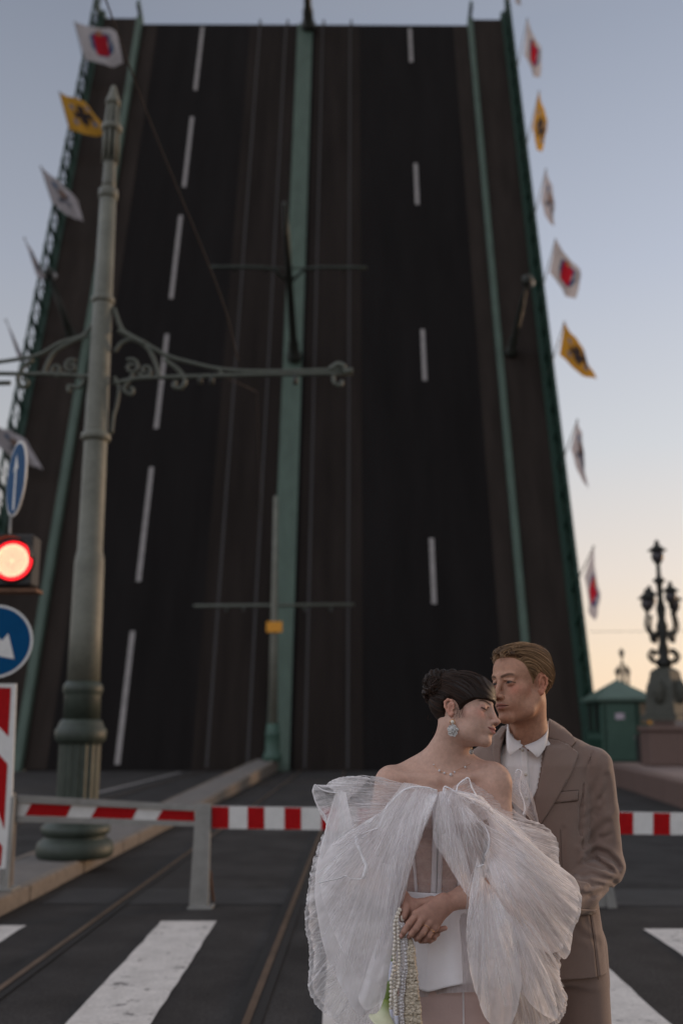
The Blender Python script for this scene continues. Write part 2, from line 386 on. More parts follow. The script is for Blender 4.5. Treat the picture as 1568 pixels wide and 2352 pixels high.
# edge beams
for sg, sx in ((-1, -11.75), (1, 11.52)):
    lbox('edge_beam', sx-.14, sx+.14, -1, T1+.9, -.7, .26, M_dgreen)
def railing(s):
    mb = MB(); H = 1.12
    mb.box(LF(s, T1/2+.4, .26+H), (.09, T1+.8, .09), AX); mb.box(LF(s, T1/2+.4, .36), (.07, T1+.8, .07), AX)
    t = 0.
    while t < T1+.3:
        mb.box(LF(s, t, .26+H/2), (.13, .16, H+.12), AX)
        for q in (1, 2):                       # ovals between the posts
            c = LF(s, t+q*.72+.02-.36, .26+H*.5)
            ring_ = [c+et*.27*math.cos(a)+en*.36*math.sin(a) for a in np.linspace(0, 2*math.pi, 11)[:-1]]
            mb.tube(ring_, .035, 5, closed=True)
        t += 1.46
    return mb.build('railing', M_dgreen, leaf)
railing(-11.9); railing(11.62)
lbox('railing_panel', 11.70, 11.73, -.5, T1+.6, .2, 1.30, M_dgreen)
# spikes of railing ends at the top
for s in (-9.54, 9.57, -11.9, 11.62): MB().box(LF(s, T1+.55, .55), (.16, .5, .9), AX).build('end_post', M_dgreen, leaf)
for s in (-2.6, -1.0, 1.1, 2.7):
    MB().box(LF(s, T1+.25, -.1), (.12, .55, .12), AX).build('lock_pin', M_iron, leaf)

# things standing on the leaf (perpendicular to it, so they point at the camera and up)
def leafpole(x, y, h, name, label, cat, group, arms=None, lamp=False, r=.14, n0=.2):
    s, t = leafst(x, y, n0); b = LF(s, t, n0)
    root = empty(name, b, label, cat, group)
    pts = [b+en*z for z in (0, .25, .3, 1.1, 1.2, 3.5, h*.8, h)]
    MB().tube(pts, [r*2.1, r*2.1, r*1.6, r*1.45, r*1.1, r, r*.75, r*.55], 12).build('pole', M_iron, root, True)
    if arms:
        hA, half = arms
        mb = MB()
        for sg in (-1, 1):
            pts = smooth_path([b+en*(hA-.95), b+en*(hA-.40)+es*sg*.40, b+en*(hA+.0)+es*sg*.95, b+en*(hA+.03)+es*sg*half], 6)
            mb.tube(pts, .06, 8)
        mb.tube([b+en*(hA-.02)-es*half, b+en*(hA-.02)+es*half], .035, 8)
        mb.build('cross_arm', M_colg, root, True)
        for sg in (-.7, -.3, .3, .7): MB().tube([b+en*(hA-.0)+es*sg*half, b+en*(hA-.3)+es*sg*half], .04, 6).build('insulator', M_iron, root)
    if lamp:
        c = b+en*h
        MB().lathe(c, [(-.05, .05), (0, .12), (.1, .2), (.3, .17), (.36, .08)], 12, en).build('lantern_frame', M_iron, root, True)
        MB().ball(c+en*.12+es*.16, .17).build('globe', M_glass, root, True)
        MB().lathe(c, [(.36, .26), (.42, .2), (.55, .05), (.7, .02)], 12, en).build('cap', M_iron, root, True)
    return root
leafpole(676, 822, 9.4, 'tram_wire_pole', 'tram wire pole with cross arm standing out from the middle of the raised roadway', 'wire pole', 'tram wire poles on the bridge', arms=(5.9, 3.2), r=.16)
leafpole(708, 62, 7.4, 'tram_wire_pole', 'dark tram wire pole at the very top edge of the raised leaf', 'wire pole', 'tram wire poles on the bridge', arms=(5.9, 3.0), r=.2)
leafpole(1172, 812, 4.6, 'bridge_lamp_post', 'dark lamp post jutting from the right sidewalk of the raised leaf', 'lamp post', 'lamp posts on the bridge', lamp=True, r=.13)
leafpole(165, 775, 4.0, 'bridge_lamp_post', 'dark lamp post jutting from the left sidewalk of the raised leaf', 'lamp post', 'lamp posts on the bridge', lamp=True, r=.12)

# flags on poles that stand perpendicular to the leaf's railings
def flagcol(kind, U, Vv):
    n_ = U.size; c = np.zeros((n_, 3)); u, v = U.ravel(), Vv.ravel()
    jig = .25*vnoise(np.stack([u*9, v*9, u*0+kind], 1))
    if kind == 0:                              # white with a red shield inside a blue wreath
        c[:] = (.56, .53, .55)
        r1 = np.sqrt(((u-.55)/.27)**2+((v-.55)/.36)**2)+jig*.5; c[(r1 < 1) & (r1 > .66)] = (.03, .09, .22)
        m_ = (abs(u-.55) < .17) & (v > .27) & (v < .80); c[m_] = (.48, .015, .03)
        m_ = (abs(u-.55) < .08) & (v > .80) & (v < .92); c[m_] = (.42, .20, .12)
    elif kind == 1:                            # golden with a dark spread-winged device
        c[:] = (.62, .33, .045)
        b = (abs(u-.55) < .07+.05*np.sin(v*20)) & (abs(v-.5) < .3); w = (abs(v-.58+abs(u-.55)*.35) < .10+jig*.3) & (abs(u-.55) < .27)
        c[b | w] = (.05, .04, .045)
        for a, d in ((.28, .72), (.28, .3), (.78, .3), (.78, .74)): c[(u-a)**2+(v-d)**2 < .006] = (.20, .22, .30)
    else:                                      # white with small blue and grey crossed marks
        c[:] = (.52, .49, .52)
        m_ = (abs((u-.5)-(v-.5)) < .07) | (abs((u-.5)+(v-.5)) < .07); m_ &= ((u-.5)**2+(v-.5)**2 < .07); c[m_] = (.12, .13, .17)
        c[((u-.5)**2+(v-.62)**2 < .012)] = (.25, .16, .12); c[(u-.3)**2+(v-.75)**2 < .006] = (.05, .12, .24)
    return c
M_flag = mat('flag_cloth', (1, 1, 1), .8, vcol=True, var=.08, scale=3)
for _m in (M_flag,):
    _t = _m.node_tree; _b = _t.nodes['Principled BSDF']; _o = _t.nodes['Material Output']
    _tr = _t.nodes.new('ShaderNodeBsdfTranslucent'); _mx = _t.nodes.new('ShaderNodeMixShader'); _mx.inputs[0].default_value = .35
    _t.links.new(_b.inputs['Base Color'].links[0].from_socket, _tr.inputs[0]); _t.links.new(_b.outputs[0], _mx.inputs[1]); _t.links.new(_tr.outputs[0], _mx.inputs[2]); _t.links.new(_mx.outputs[0], _o.inputs[0])
def flag(corners, kind, side, words):
    """corners in photo pixels: pole tip, far top, far bottom, lower end at the pole"""
    (x0, y0), (x1, y1), (x2, y2), (x3, y3) = corners
    s = -11.9 if side < 0 else 11.62
    # find the pole: foot on the railing line, perpendicular to the leaf, passing through the tip pixel
    best = None
    for t in np.linspace(0, T1+8, 520):
        for h in np.linspace(1.5, 7, 56):
            q = LF(s, t, h)-CAM; f = q[1]*cp+q[2]*sp; u = -q[1]*sp+q[2]*cp
            e = (784+FPX*q[0]/f-x0)**2+(1176-FPX*u/f-y0)**2+((h-3.6)*9)**2
            if best is None or e < best[0]: best = (e, t, h)
    _, t, h = best; tip = LF(s, t, h); foot = LF(s, t, .3)
    Yt = tip[1]; A = P(x0, y0, Yt); D = P(x3, y3, Yt+1.0); B = P(x1, y1, Yt+.6); Cc = P(x2, y2, Yt+1.4)
    root = empty('flag', foot, words[0], 'flag', 'flags along the bridge railings')
    MB().tube([foot, A], [.035, .022], 6).build('flag_pole', M_steel, root, True)
    MB().ball(A, .05).build('finial', M_steel, root, True)
    n_ = 34; u = np.linspace(0, 1, n_); U, W = np.meshgrid(u, u, indexing='ij')
    q = (A*(1-U[..., None])+B*U[..., None])*W[..., None]+(D*(1-U[..., None])+Cc*U[..., None])*(1-W[..., None])
    wv = .16*np.sin(U*7+W*2.5+kind)*U+.06*np.sin(U*15-W*5)*U
    q = q+wv[..., None]*np.array([.25, -1, .1])
    sag = np.sin(np.pi*U)*.10*(1-W); q[..., 2] -= sag
    F = [[i*n_+j, (i+1)*n_+j, (i+1)*n_+j+1, i*n_+j+1] for i in range(n_-1) for j in range(n_-1)]
    mesh('flag_cloth', q.reshape(-1, 3), F, M_flag, root, True, col=flagcol(kind, U, W))
FL = [
 (((172, 51), (269, 74), (282, 150), (197, 137)), 0, -1, 'white flag with red and blue crest at the top left, overlapping the railing'),
 (((137, 212), (205, 240), (250, 312), (161, 298)), 1, -1, 'golden yellow flag with a dark device, left of the lamp column top'),
 (((94, 383), (180, 455), (192, 513), (122, 466)), 2, -1, 'whitish flag with faint marks drooping left of the column shaft'),
 (((57, 547), (95, 612), (106, 640), (84, 632)), 2, -1, 'flag seen edge on, a thin grey sliver at the upper left sky'),
 (((14, 735), (46, 800), (54, 832), (40, 815)), 2, -1, 'flag seen edge on, lowest thin sliver above the bracket arm'),
 (((-8, 978), (60, 1006), (100, 1081), (-4, 1026)), 2, -1, 'pale crumpled flag just behind the oval blue arrow sign'),
 (((1178, -70), (1196, -30), (1194, 18), (1180, -10)), 2, 1, 'flag cut by the top edge above the right railing'),
 (((1210, 43), (1243, 125), (1236, 183), (1203, 127)), 0, 1, 'topmost whole white flag with a red crest right of the leaf'),
 (((1237, 210), (1258, 294), (1239, 357), (1222, 294)), 1, 1, 'narrow golden yellow flag, second down on the right'),
 (((1253, 389), (1277, 472), (1269, 528), (1242, 464)), 2, 1, 'narrow whitish flag with grey marks, third down on the right'),
 (((1275, 550), (1334, 633), (1317, 690), (1261, 626)), 0, 1, 'widest white flag with a red shield in a blue wreath, fourth down on the right'),
 (((1295, 740), (1346, 816), (1364, 876), (1284, 815)), 1, 1, 'broad golden yellow flag, fifth down on the right'),
 (((1325, 965), (1341, 1030), (1348, 1131), (1310, 1032)), 2, 1, 'dull grey flag blown almost edge on, sixth down on the right'),
 (((1362, 1256), (1375, 1390), (1360, 1428), (1341, 1325)), 0, 1, 'lowest flag on the right, narrow with a red middle, above the kiosk'),
]
for f in FL: flag(f[0], f[1], f[2], (f[3],))

# ================================================================= COLUMN WITH TRAM WIRE BRACKET
YC = 12.2
def zy(y): return P(172, y, YC)[2]
def hw(px, y):
    d = ray(172, y); return px/FPX*(YC/d[1])      # depth along the view axis = Y/dy (f-normalised ray)
bc = P(186, 1700, YC); X0c = P(172, 1960, YC)[0]
colroot = empty('lamp_column', (X0c, YC, .15), 'tall grey green cast iron tram wire column with scrolled brackets on the kerbed island', 'column')
cpos = np.array([X0c, YC, 0])
def cl(name, prof, m, n=40, mod=None, parent=colroot):
    pr = [(zy(y), hw(w, y)) for y, w in prof]; pr.sort()
    return MB().lathe(cpos, pr, n, mod=mod).build(name, m, parent, True)
cl('base', [(1969, 80), (1963, 86), (1949, 88), (1934, 84), (1926, 74), (1922, 66), (1918, 70), (1911, 77), (1900, 78), (1892, 71), (1887, 61), (1880, 60), (1874, 66), (1866, 67), (1858, 62), (1850, 54), (1842, 51)], M_colg)
pr = [(zy(y), hw(w, y)) for y, w in [(1843, 50), (1838, 48), (1770, 48), (1712, 48), (1706, 50)]]; pr.sort()
MB().lathe(cpos, pr, 96, mod=lambda z, t: 1-.07*abs(math.sin(t*9))).build('fluted_pedestal', M_colg, colroot)
cl('collar', [(1706, 50), (1700, 56), (1690, 58), (1676, 58), (1670, 52), (1662, 50), (1655, 46), (1652, 42)], M_colg)
cl('sleeve', [(1652, 42), (1600, 41), (1592, 43), (1588, 45), (1578, 45), (1572, 42), (1565, 37)], M_colg)
cl('shaft', [(1566, 37), (1450, 35.5), (1290, 33.5), (1280, 32), (1265, 28.5), (1150, 27.5), (1008, 26), (690, 21.5), (455, 18.6), (452, 15)], M_col)
cl('ring', [(1014, 30), (1008, 34), (998, 33), (993, 27)], M_col); cl('ring', [(698, 22), (694, 26), (686, 26), (682, 22)], M_col)
cl('ring', [(458, 19), (454, 22), (438, 22), (434, 19)], M_col)
fin = cl('finial', [(436, 16), (420, 15), (380, 14), (375, 15), (370, 14)], M_col)
mb = MB()
for k in range(8):
    a = k*math.pi/4; r0 = hw(16, 350); r1 = hw(13, 300)
    mb.tube([cpos+(r0*math.cos(a), r0*math.sin(a), zy(375)), cpos+(r0*math.cos(a), r0*math.sin(a), zy(298)), cpos+(r1*.8*math.cos(a), r1*.8*math.sin(a), zy(238))], .022, 6)
mb.build('cage', M_col, colroot, True)
cl('finial_band', [(304, 21), (298, 24), (290, 23), (286, 17), (284, 10)], M_col)
cl('finial_core', [(372, 7), (240, 6)], M_iron)
cl('cap', [(243, 10), (240, 17), (232, 16), (212, 9), (200, 6), (196, 2)], M_col)
def tr5(pts, Y=YC): return [P(x*.5469, 551.25+y*.5469, Y) for x, y in pts]
def spiral(cx, cy, r, a0, turns, sgn=1, n=18):
    return [(cx+r*(1-.82*i/n)*math.cos(a0+sgn*turns*2*math.pi*i/n), cy+r*(1-.82*i/n)*math.sin(a0+sgn*turns*2*math.pi*i/n)) for i in range(n+1)]
br = MB()
def bt(pts, r=.032, sm=True): 
    q = tr5(pts); q = smooth_path(q, 5) if sm else q; br.tube(q, r*.8, 8)
bt([(478, 285), (520, 385), (600, 428), (700, 485), (800, 515), (930, 543), (1100, 552), (1440, 545)], .034)
bt([(482, 470), (512, 432), (560, 420), (622, 455), (655, 520), (668, 575)], .034)
bt([(500, 378), (560, 412), (610, 438)], .05)
bt([(478, 602), (580, 582), (760, 575), (1000, 568), (1470, 560)], .036)
bt([(690, 500), (748, 545), (778, 590), (758, 622), (732, 615), (738, 592)], .036)
bt(spiral(553, 532, 34, -2.2, 1.3), .028); bt(spiral(612, 548, 30, 2.8, 1.3, -1), .028)
bt([(560, 560), (545, 590), (520, 625), (548, 650), (560, 628), (545, 620)], .03)
bt([(482, 575), (500, 620), (492, 690), (478, 740), (470, 815)], .026)
bt([(1385, 545), (1420, 522), (1448, 535)], .05); bt([(1400, 560), (1402, 598), (1430, 612), (1436, 590)], .03)
bt([(920, 540), (935, 572)], .03); bt([(1440, 552), (1482, 552)], .06, False)
bt([(404, 330), (352, 398), (255, 432), (170, 480), (80, 500), (-60, 520)], .034)
bt([(372, 400), (300, 430), (230, 470), (195, 530), (186, 570)], .034)
bt([(400, 575), (240, 565), (90, 562), (-60, 560)], .036); bt([(45, 600), (-40, 602)], .04, False)
bt([(140, 500), (90, 545), (75, 590), (98, 618), (118, 598), (100, 584)], .036)
bt(spiral(300, 530, 30, -.9, 1.3, -1), .028); bt(spiral(240, 545, 30, .3, 1.3), .028)
bt([(330, 575), (352, 590), (330, 620), (290, 612), (292, 640)], .03)
bt([(395, 580), (372, 640), (365, 740), (358, 820)], .026)
br.build('bracket_arms', mat('bracket_paint', (.085, .095, .078), .5), colroot, True)
for x in (840, 890, 1240):
    MB().tube(tr5([(x, 565), (x, 606)]), .03, 8).build('insulator', M_iron, colroot, True)
# brown contact wire sagging down to the bracket
a = P(546, 828, YC); b = P(240, -10, 9.0)
tag(MB().tube(smooth_path([b, P(345, 280, 10.0), P(470, 585, 11.2), P(520, 720, 11.8), a], 6), .0095, 6).build('guy_wire', M_cable, None, True),
    'thin brown wire running from the bracket arm up out of the top left', 'wire')
tag(MB().tube([P(500, 858, YC), P(590, 900, 16), P(600, 1200, 24)], .006, 5).build('contact_wire', M_cable, None, True),
    'faint rusty wire hanging below the bracket arm in front of the dark roadway', 'wire')

# thin pole standing at the end of the island
YP = 37.6
pp = P(626, 1742, YP); px0 = P(626, 1700, YP)[0]
root = empty('tram_wire_pole', (px0, YP, iz(YP)), 'slim standing tram wire pole with crossbar and orange plate at the end of the island', 'wire pole', 'tram wire poles on the bridge')
def zP(y): return P(626, y, YP)[2]
MB().lathe((px0, YP, 0), [(iz(YP)-.02, .34), (zP(1735), .34), (zP(1728), .27), (zP(1690), .26), (zP(1686), .29), (zP(1680), .24), (zP(1662), .22)], 16).build('pole_base', M_kiosk, root, True)
MB().lathe((px0, YP, 0), [(zP(1662), .17), (zP(1440), .14), (zP(1300), .11), (zP(1140), .08)], 12).build('pole', M_col, root, True)
MB().tube([P(445, 1392, YP), P(812, 1389, YP)], .06, 8).build('cross_arm', MATS['bracket_paint'], root, True)
MB().box(P(630, 1440, YP-.2), (.58, .04, .40), bev=.02).build('orange_plate', M_orange, root)
for x in (520, 560, 700, 760): MB().tube([P(x, 1391, YP), P(x, 1404, YP)], .06, 6).build('insulator', M_iron, root)

# ================================================================= BARRIER
YB = 9.78
bar = empty('road_barrier', (P(462, 2085, YB)[0], YB, 0), 'long red and white striped bar closing the road behind the couple, on grey steel posts', 'barrier')
def panel(x0, x1, yt0, yt1, yb0, yb1, Y, t, name, m, parent):
    A = [P(x0, yt0, Y), P(x1, yt1, Y), P(x1, yb1, Y), P(x0, yb0, Y)]
    return MB().prism(A, (0, t, 0)).build(name, m, parent)
def barY(x): return 1852+(x-487)*.0145
panel(487, 1700, barY(487), barY(1700), barY(487)+51, barY(1700)+50, YB-.03, .05, 'white_board', M_wht, bar)
k = 0; x = 487.
while x < 1700:
    panel(x, x+38.5, barY(x)+.3, barY(x+38)+.3, barY(x)+50.6, barY(x)+50.6, YB-.034, .003, 'red_stripe', M_red, bar); x += 84.6 if k else 81.5; k += 1
def post(x0, x1, yt, yb, xb0, xb1, par=bar):
    A = [P(x0, yt, YB-.05), P(x1, yt, YB-.05), P(xb1, yb, YB-.05), P(xb0, yb, YB-.05)]
    o = MB().prism(A, (0, .05, 0)).build('post', M_steel, par)
    w = (x1-x0)*.25
    B = [P(x1-w, yt+4, YB-.075), P(x1, yt+4, YB-.075), P(xb1, yb-12, YB-.075), P(xb1-w, yb-12, YB-.075)]
    MB().prism(B, (0, .023, 0)).build('post_flange', M_steel, o)
    return o
o = post(450, 484, 1846, 2086, 434, 478)
MB().box(P(462, 2084, YB-.02), (.22, .22, .03), bev=.005).build('foot_plate', M_steel, bar)
MB().tube([P(482, 2000, YB), P(490, 2070, YB+.15)], .014, 6).build('strut', M_rust, bar)
MB().prism([P(1372, 2040, YB), P(1390, 2040, YB), P(1392, 2096, YB), P(1372, 2093, YB)], (0, .05, 0)).build('post', M_steel, bar)
MB().prism([P(1389, 2030, YB-.06), P(1406, 2030, YB-.06), P(1420, 2103, YB-.06), P(1398, 2103, YB-.06)], (0, .05, 0)).build('post', M_steel, bar)
# left gate panel
gate = empty('barrier_gate_panel', (P(20, 2040, YB)[0], YB, .15), 'steel framed barrier panel with slanted red and white stripes between two posts at left', 'barrier')
def quad(name, pts, Y, t, m, par): return MB().prism([P(x, y, Y) for x, y in pts], (0, t, 0)).build(name, m, par)
quad('top_rail', [(32, 1826), (455, 1850), (455, 1862), (32, 1842)], YB-.03, .04, M_steel, gate)
quad('bottom_rail', [(32, 1874), (455, 1888), (455, 1898), (32, 1888)], YB-.03, .04, M_steel, gate)
quad('white_board', [(34, 1842.5), (448, 1862.5), (448, 1887.5), (34, 1873.5)], YB, .012, M_wht, gate)
for k in range(3):
    s = k*151
    yT = lambda x: 1842+(x-34)*.0484
    yBt = lambda x: 1873+(x-34)*.0345
    a0, a1, b0, b1 = 73+s*1.0, 165+s, 58+s, 153+s
    if k == 2: a0, a1, b0, b1 = 374, 447, 359, 447
    quad('red_stripe', [(a0, yT(a0)+1.5), (a1, yT(a1)+1.5), (b1, yBt(b1)-1), (b0, yBt(b0)-1)], YB-.004, .003, M_red, gate)
o = quad('post', [(24, 1822), (33, 1822), (20, 2042), (2, 2042)], YB-.06, .06, M_steel, gate)
quad('post_flange', [(33.5, 1830), (37, 1830), (27, 2036), (22, 2036)], YB-.06, .05, M_kerb, gate)
MB().box(P(12, 2041, YB-.03), (.2, .25, .02)).build('foot_plate', M_steel, gate)

# ================================================================= TRAFFIC LIGHT AND SIGNS, LEFT EDGE
YS = 8.6
sx = P(-78, 1700, YS)[0]
tl = empty('traffic_light_post', (sx, YS, .15), 'traffic light glowing red at the left edge, on a grey post', 'traffic light')
MB().tube([(sx, YS, .1), (sx, YS, 4.6)], .05, 14).build('post', M_steel, tl, True)
def zs(y): return P(0, y, YS)[2]
hx0, hx1 = P(-30, 1290, YS-.12)[0], P(79, 1290, YS-.12)[0]
hz0, hz1 = zs(1352), zs(1234)
hs = MB().box(((hx0+hx1)/2, YS-.06, (hz0+hz1)/2), (hx1-hx0, .22, hz1-hz0), bev=.02).build('housing', M_black, tl)
lc = P(28, 1287, YS-.20)
MB().lathe(lc+(0, .02, 0), [(0, .185), (.02, .185), (.02, .172), (.0, .172)], 32, (0, 1, 0)).build('lens_ring', M_black, hs, True)
def glow(name, c, st): return mat(name, (.6, .02, .02), .4, emit=(c, st))
MB().lathe(lc+(0, .012, 0), [(0, .165), (.012, .165)], 40, (0, 1, 0)).build('red_lens', glow('red_lens_glow', (1, .010, .02), 1.6), hs)
mb = MB(); k = 0
for r_, n in ((0, 1), (.026, 6), (.052, 12), (.078, 19), (.104, 25), (.127, 30)):
    for j in range(n):
        a = 2*math.pi*j/n+r_*9; mb.ball(lc+(r_*math.cos(a), .004, r_*math.sin(a)), (.0098, .008, .0118), 6, 5)
mb.build('led_cluster', glow('led_glow', (1, .68, .42), 2.0), hs, True)
# hood over the lens
n_ = 15; V = []; F = []
for i in range(n_):
    a = math.pi*(i/(n_-1)); 
    for d in (0, -.16): V.append(lc+(.19*math.cos(a), d+.01, .19*math.sin(a)))
for i in range(n_-1): F.append([2*i, 2*i+1, 2*i+3, 2*i+2])
hood = mesh('hood', V, F, M_black, hs, True); sm = hood.modifiers.new('s', 'SOLIDIFY'); sm.thickness = .004
MB().box(((hx0+hx1)/2+.06, YS-.05, hz0-.03), ((hx1-hx0)*.9, .2, .03)).build('bracket', M_rust, tl)
def sign_disc(name, c, r, yaw, arrow, label):
    root = empty(name, c, label, 'road sign', 'round blue arrow signs at the left edge')
    ax = nrm((math.sin(yaw), -math.cos(yaw), 0)); u = np.array([math.cos(yaw), math.sin(yaw), 0])
    c = np.asarray(c, float)
    MB().lathe(c, [(-.012, r*.98), (0, r), (.004, r)], 48, ax).build('white_rim', M_wht, root)
    MB().lathe(c, [(.0045, r*.93), (.007, r*.93)], 48, ax).build('blue_face', M_blue, root)
    pts = [c+ax*.0075+u*x*r+np.array([0, 0, z*r]) for x, z in arrow]
    MB().prism(pts, ax*.002).build('arrow', M_wht, root)
    MB().box(c-ax*.04, (.3, .04, .05), [u, -ax, (0, 0, 1)]).build('bracket', M_steel, root)
    return root
up = [(-.09, -.82), (.09, -.82), (.09, .28), (.26, .20), (0, .66), (-.26, .20), (-.09, .28)]
c1 = P(38, 1100, 8.9); sign_disc('road_sign', c1, .345, R(-59), up, 'narrow oval looking blue sign with white upward arrow, above the red light')
def rot(pts, a): return [(x*math.cos(a)-z*math.sin(a), x*math.sin(a)+z*math.cos(a)) for x, z in pts]
dn = [(-.66, .13), (-.66, -.13), (.12, -.13), (.10, -.38), (.72, 0), (.10, .38), (.12, .13)]
c2 = P(-9, 1473, 8.45); sign_disc('road_sign', c2, .30, R(4), rot(dn, R(-42)), 'round blue sign with white arrow pointing down right, below the red light')
MB().tube([P(26, 1180, 8.9), P(22, 1240, 8.75)], .012, 6).build('sign_stem', M_steel, tl, True)
# striped vertical board
YV = 8.5
vb = empty('striped_board', P(10, 1990, YV), 'tall white edged board with red and white diagonal bands at the bottom left', 'warning board')
quad('white_backing', [(-130, 1570), (38, 1570), (28, 1830), (16, 1995), (-140, 1995)], YV, .02, M_wht, vb)
for pts in ([(-120, 1580), (26, 1580), (20, 1692), (-15, 1655), (-120, 1655-80)], [(-120, 1640), (-15, 1718), (18, 1755), (10, 1905), (-8, 1850), (-120, 1770)],
            [(-120, 1830), (-8, 1925), (6, 1945), (2, 1990), (-120, 1960)]):
    quad('red_band', pts, YV-.004, .003, M_red, vb)
quad('edge_frame', [(26, 1830), (34, 1830), (19, 2040), (10, 2040)], YV-.01, .03, M_steel, vb)

# ================================================================= RIGHT BANK: KIOSK, PARAPET, CANDELABRA
YK = 33.
kx0, kx1 = P(1384, 1700, YK)[0], P(1500, 1700, YK)[0]; kc = (kx0+kx1)/2; kw = kx1-kx0; kd = 2.04; kz = zt
ktop = P(1400, 1608, YK)[2]
ki = empty('kiosk', (kc, YK+kd/2, kz), 'small green bridge keeper\'s kiosk with a pyramid roof beside the parapet', 'kiosk')
MB().box((kc, YK+kd/2, (kz+ktop)/2), (kw, kd, ktop-kz), bev=.03).build('wall', M_kiosk, ki)
ap = P(1420, 1566, YK+kd/2); e = .14
V = [(kx0-e, YK-e, ktop-.02), (kx1+e, YK-e, ktop-.02), (kx1+e, YK+kd+e, ktop-.02), (kx0-e, YK+kd+e, ktop-.02), (kx0-e, YK-e, ktop+.07), (kx1+e, YK-e, ktop+.07), (kx1+e, YK+kd+e, ktop+.07), (kx0-e, YK+kd+e, ktop+.07), (kc, YK+kd/2, ap[2]+.08)]
mesh('roof', V, [[3, 2, 1, 0], [0, 1, 5, 4], [1, 2, 6, 5], [2, 3, 7, 6], [3, 0, 4, 7], [4, 5, 8], [5, 6, 8], [6, 7, 8], [7, 4, 8]], M_kroof, ki)
def kp(x0, x1, y0, y1, m, name, par=ki, d=-.012, t=.02):
    a = P(x0, y0, YK); b = P(x1, y1, YK); return MB().box(((a[0]+b[0])/2, YK+d, (a[2]+b[2])/2), (abs(b[0]-a[0]), t, abs(a[2]-b[2]))).build(name, m, par)
for yy in (.55, 1.45):
    w_ = MB().box((kx0-.012, YK+yy, kz+1.45), (.03, .62, 1.15)).build('window_frame', M_dgreen, ki); MB().box((kx0-.030, YK+yy, kz+1.45), (.012, .48, 1.0)).build('pane', M_dark, w_)
MB().box((kx0-.012, YK+1.0, kz+.40), (.025, 1.7, .6)).build('lower_panel', M_dgreen, ki)
dr_ = kp(1390, 1462, 1616, 1747, M_kiosk, 'door', d=-.02, t=.03); kp(1454, 1457, 1690, 1698, M_steel, 'handle', dr_, d=-.05, t=.03)
MB_f = MB()
for xx in (1388, 1464): a = P(xx, 1700, YK); MB_f.box((a[0], YK-.022, kz+1.0), (.05, .045, 2.0))
MB_f.build('door_frame', M_dgreen, ki)
kp(1411, 1432, 1638, 1652, mat('pale_notice', (.42, .36, .42), .7), 'notice', d=-.04, t=.01)
kp(1467, 1493, 1616, 1662, M_wood, 'poster_board', d=-.02); kp(1486, 1494, 1655, 1663, M_orange, 'orange_tag', d=-.04, t=.01)
mb = MB()
for zz in (1606, 1612): a = P(1400, zz, YK); mb.box((kc, YK+kd/2, a[2]), (kw+.1, kd+.1, .05))
mb.build('cornice', M_dgreen, ki)
# dark bin beside the kiosk
a = P(1462, 1690, YK-1.2); b = P(1490, 1748, YK-1.2)
bn = empty('litter_bin', ((a[0]+b[0])/2, YK-1.2, zt), 'dark waist high bin between the green kiosk and the granite block', 'bin')
MB().box(((a[0]+b[0])/2, YK-1.2, (a[2]+zt)/2), (b[0]-a[0], .4, a[2]-zt), bev=.03).build('body', M_black, bn)
MB().box(((a[0]+b[0])/2, YK-1.2, a[2]+.02), (b[0]-a[0]+.06, .46, .05), bev=.01).build('lid', M_iron, bn)
# granite parapet block
YG = 29.5; gx0 = P(1492, 1700, YG)[0]; gt = P(1520, 1668, YG)[2]
gp = empty('granite_parapet', (gx0+2.4, YG+.5, zt), 'reddish granite parapet block at the right edge under the candelabra', 'parapet')
MB().box((gx0+.62, YG+.5, (zt+gt-.15)/2), (1.24, 1.0, gt-zt-.15), bev=.03).build('pier', M_granite, gp)
MB().box((gx0+3.6, YG+.55, (zt+gt-.2)/2), (4.7, .8, gt-zt-.2), bev=.03).build('wall', M_granite, gp)
MB().box((gx0+.62, YG+.5, gt-.07), (1.36, 1.12, .15), bev=.03).build('coping', M_granite, gp); MB().box((gx0+3.75, YG+.55, gt-.12), (4.9, .94, .16), bev=.03).build('coping', M_granite, gp)
def lantern(mb_f, mb_g, c, r):
    MB().ball(c, (r, r, r*1.05), 12, 9).build('lamp_globe', mat('frosted_globe', (.045, .04, .045), .35), mb_g, True)
    mb_f.lathe(c, [(r*.75, r*.9), (r*.95, r*1.55), (r*1.15, r*1.25), (r*1.5, r*.8), (r*1.9, r*.35), (r*2.3, r*.42), (r*2.7, r*.1)], 10)
    mb_f.lathe(c, [(-r*1.7, r*.2), (-r*1.1, r*.45), (-r*.8, r*.75), (-r*.72, r*.3)], 10)
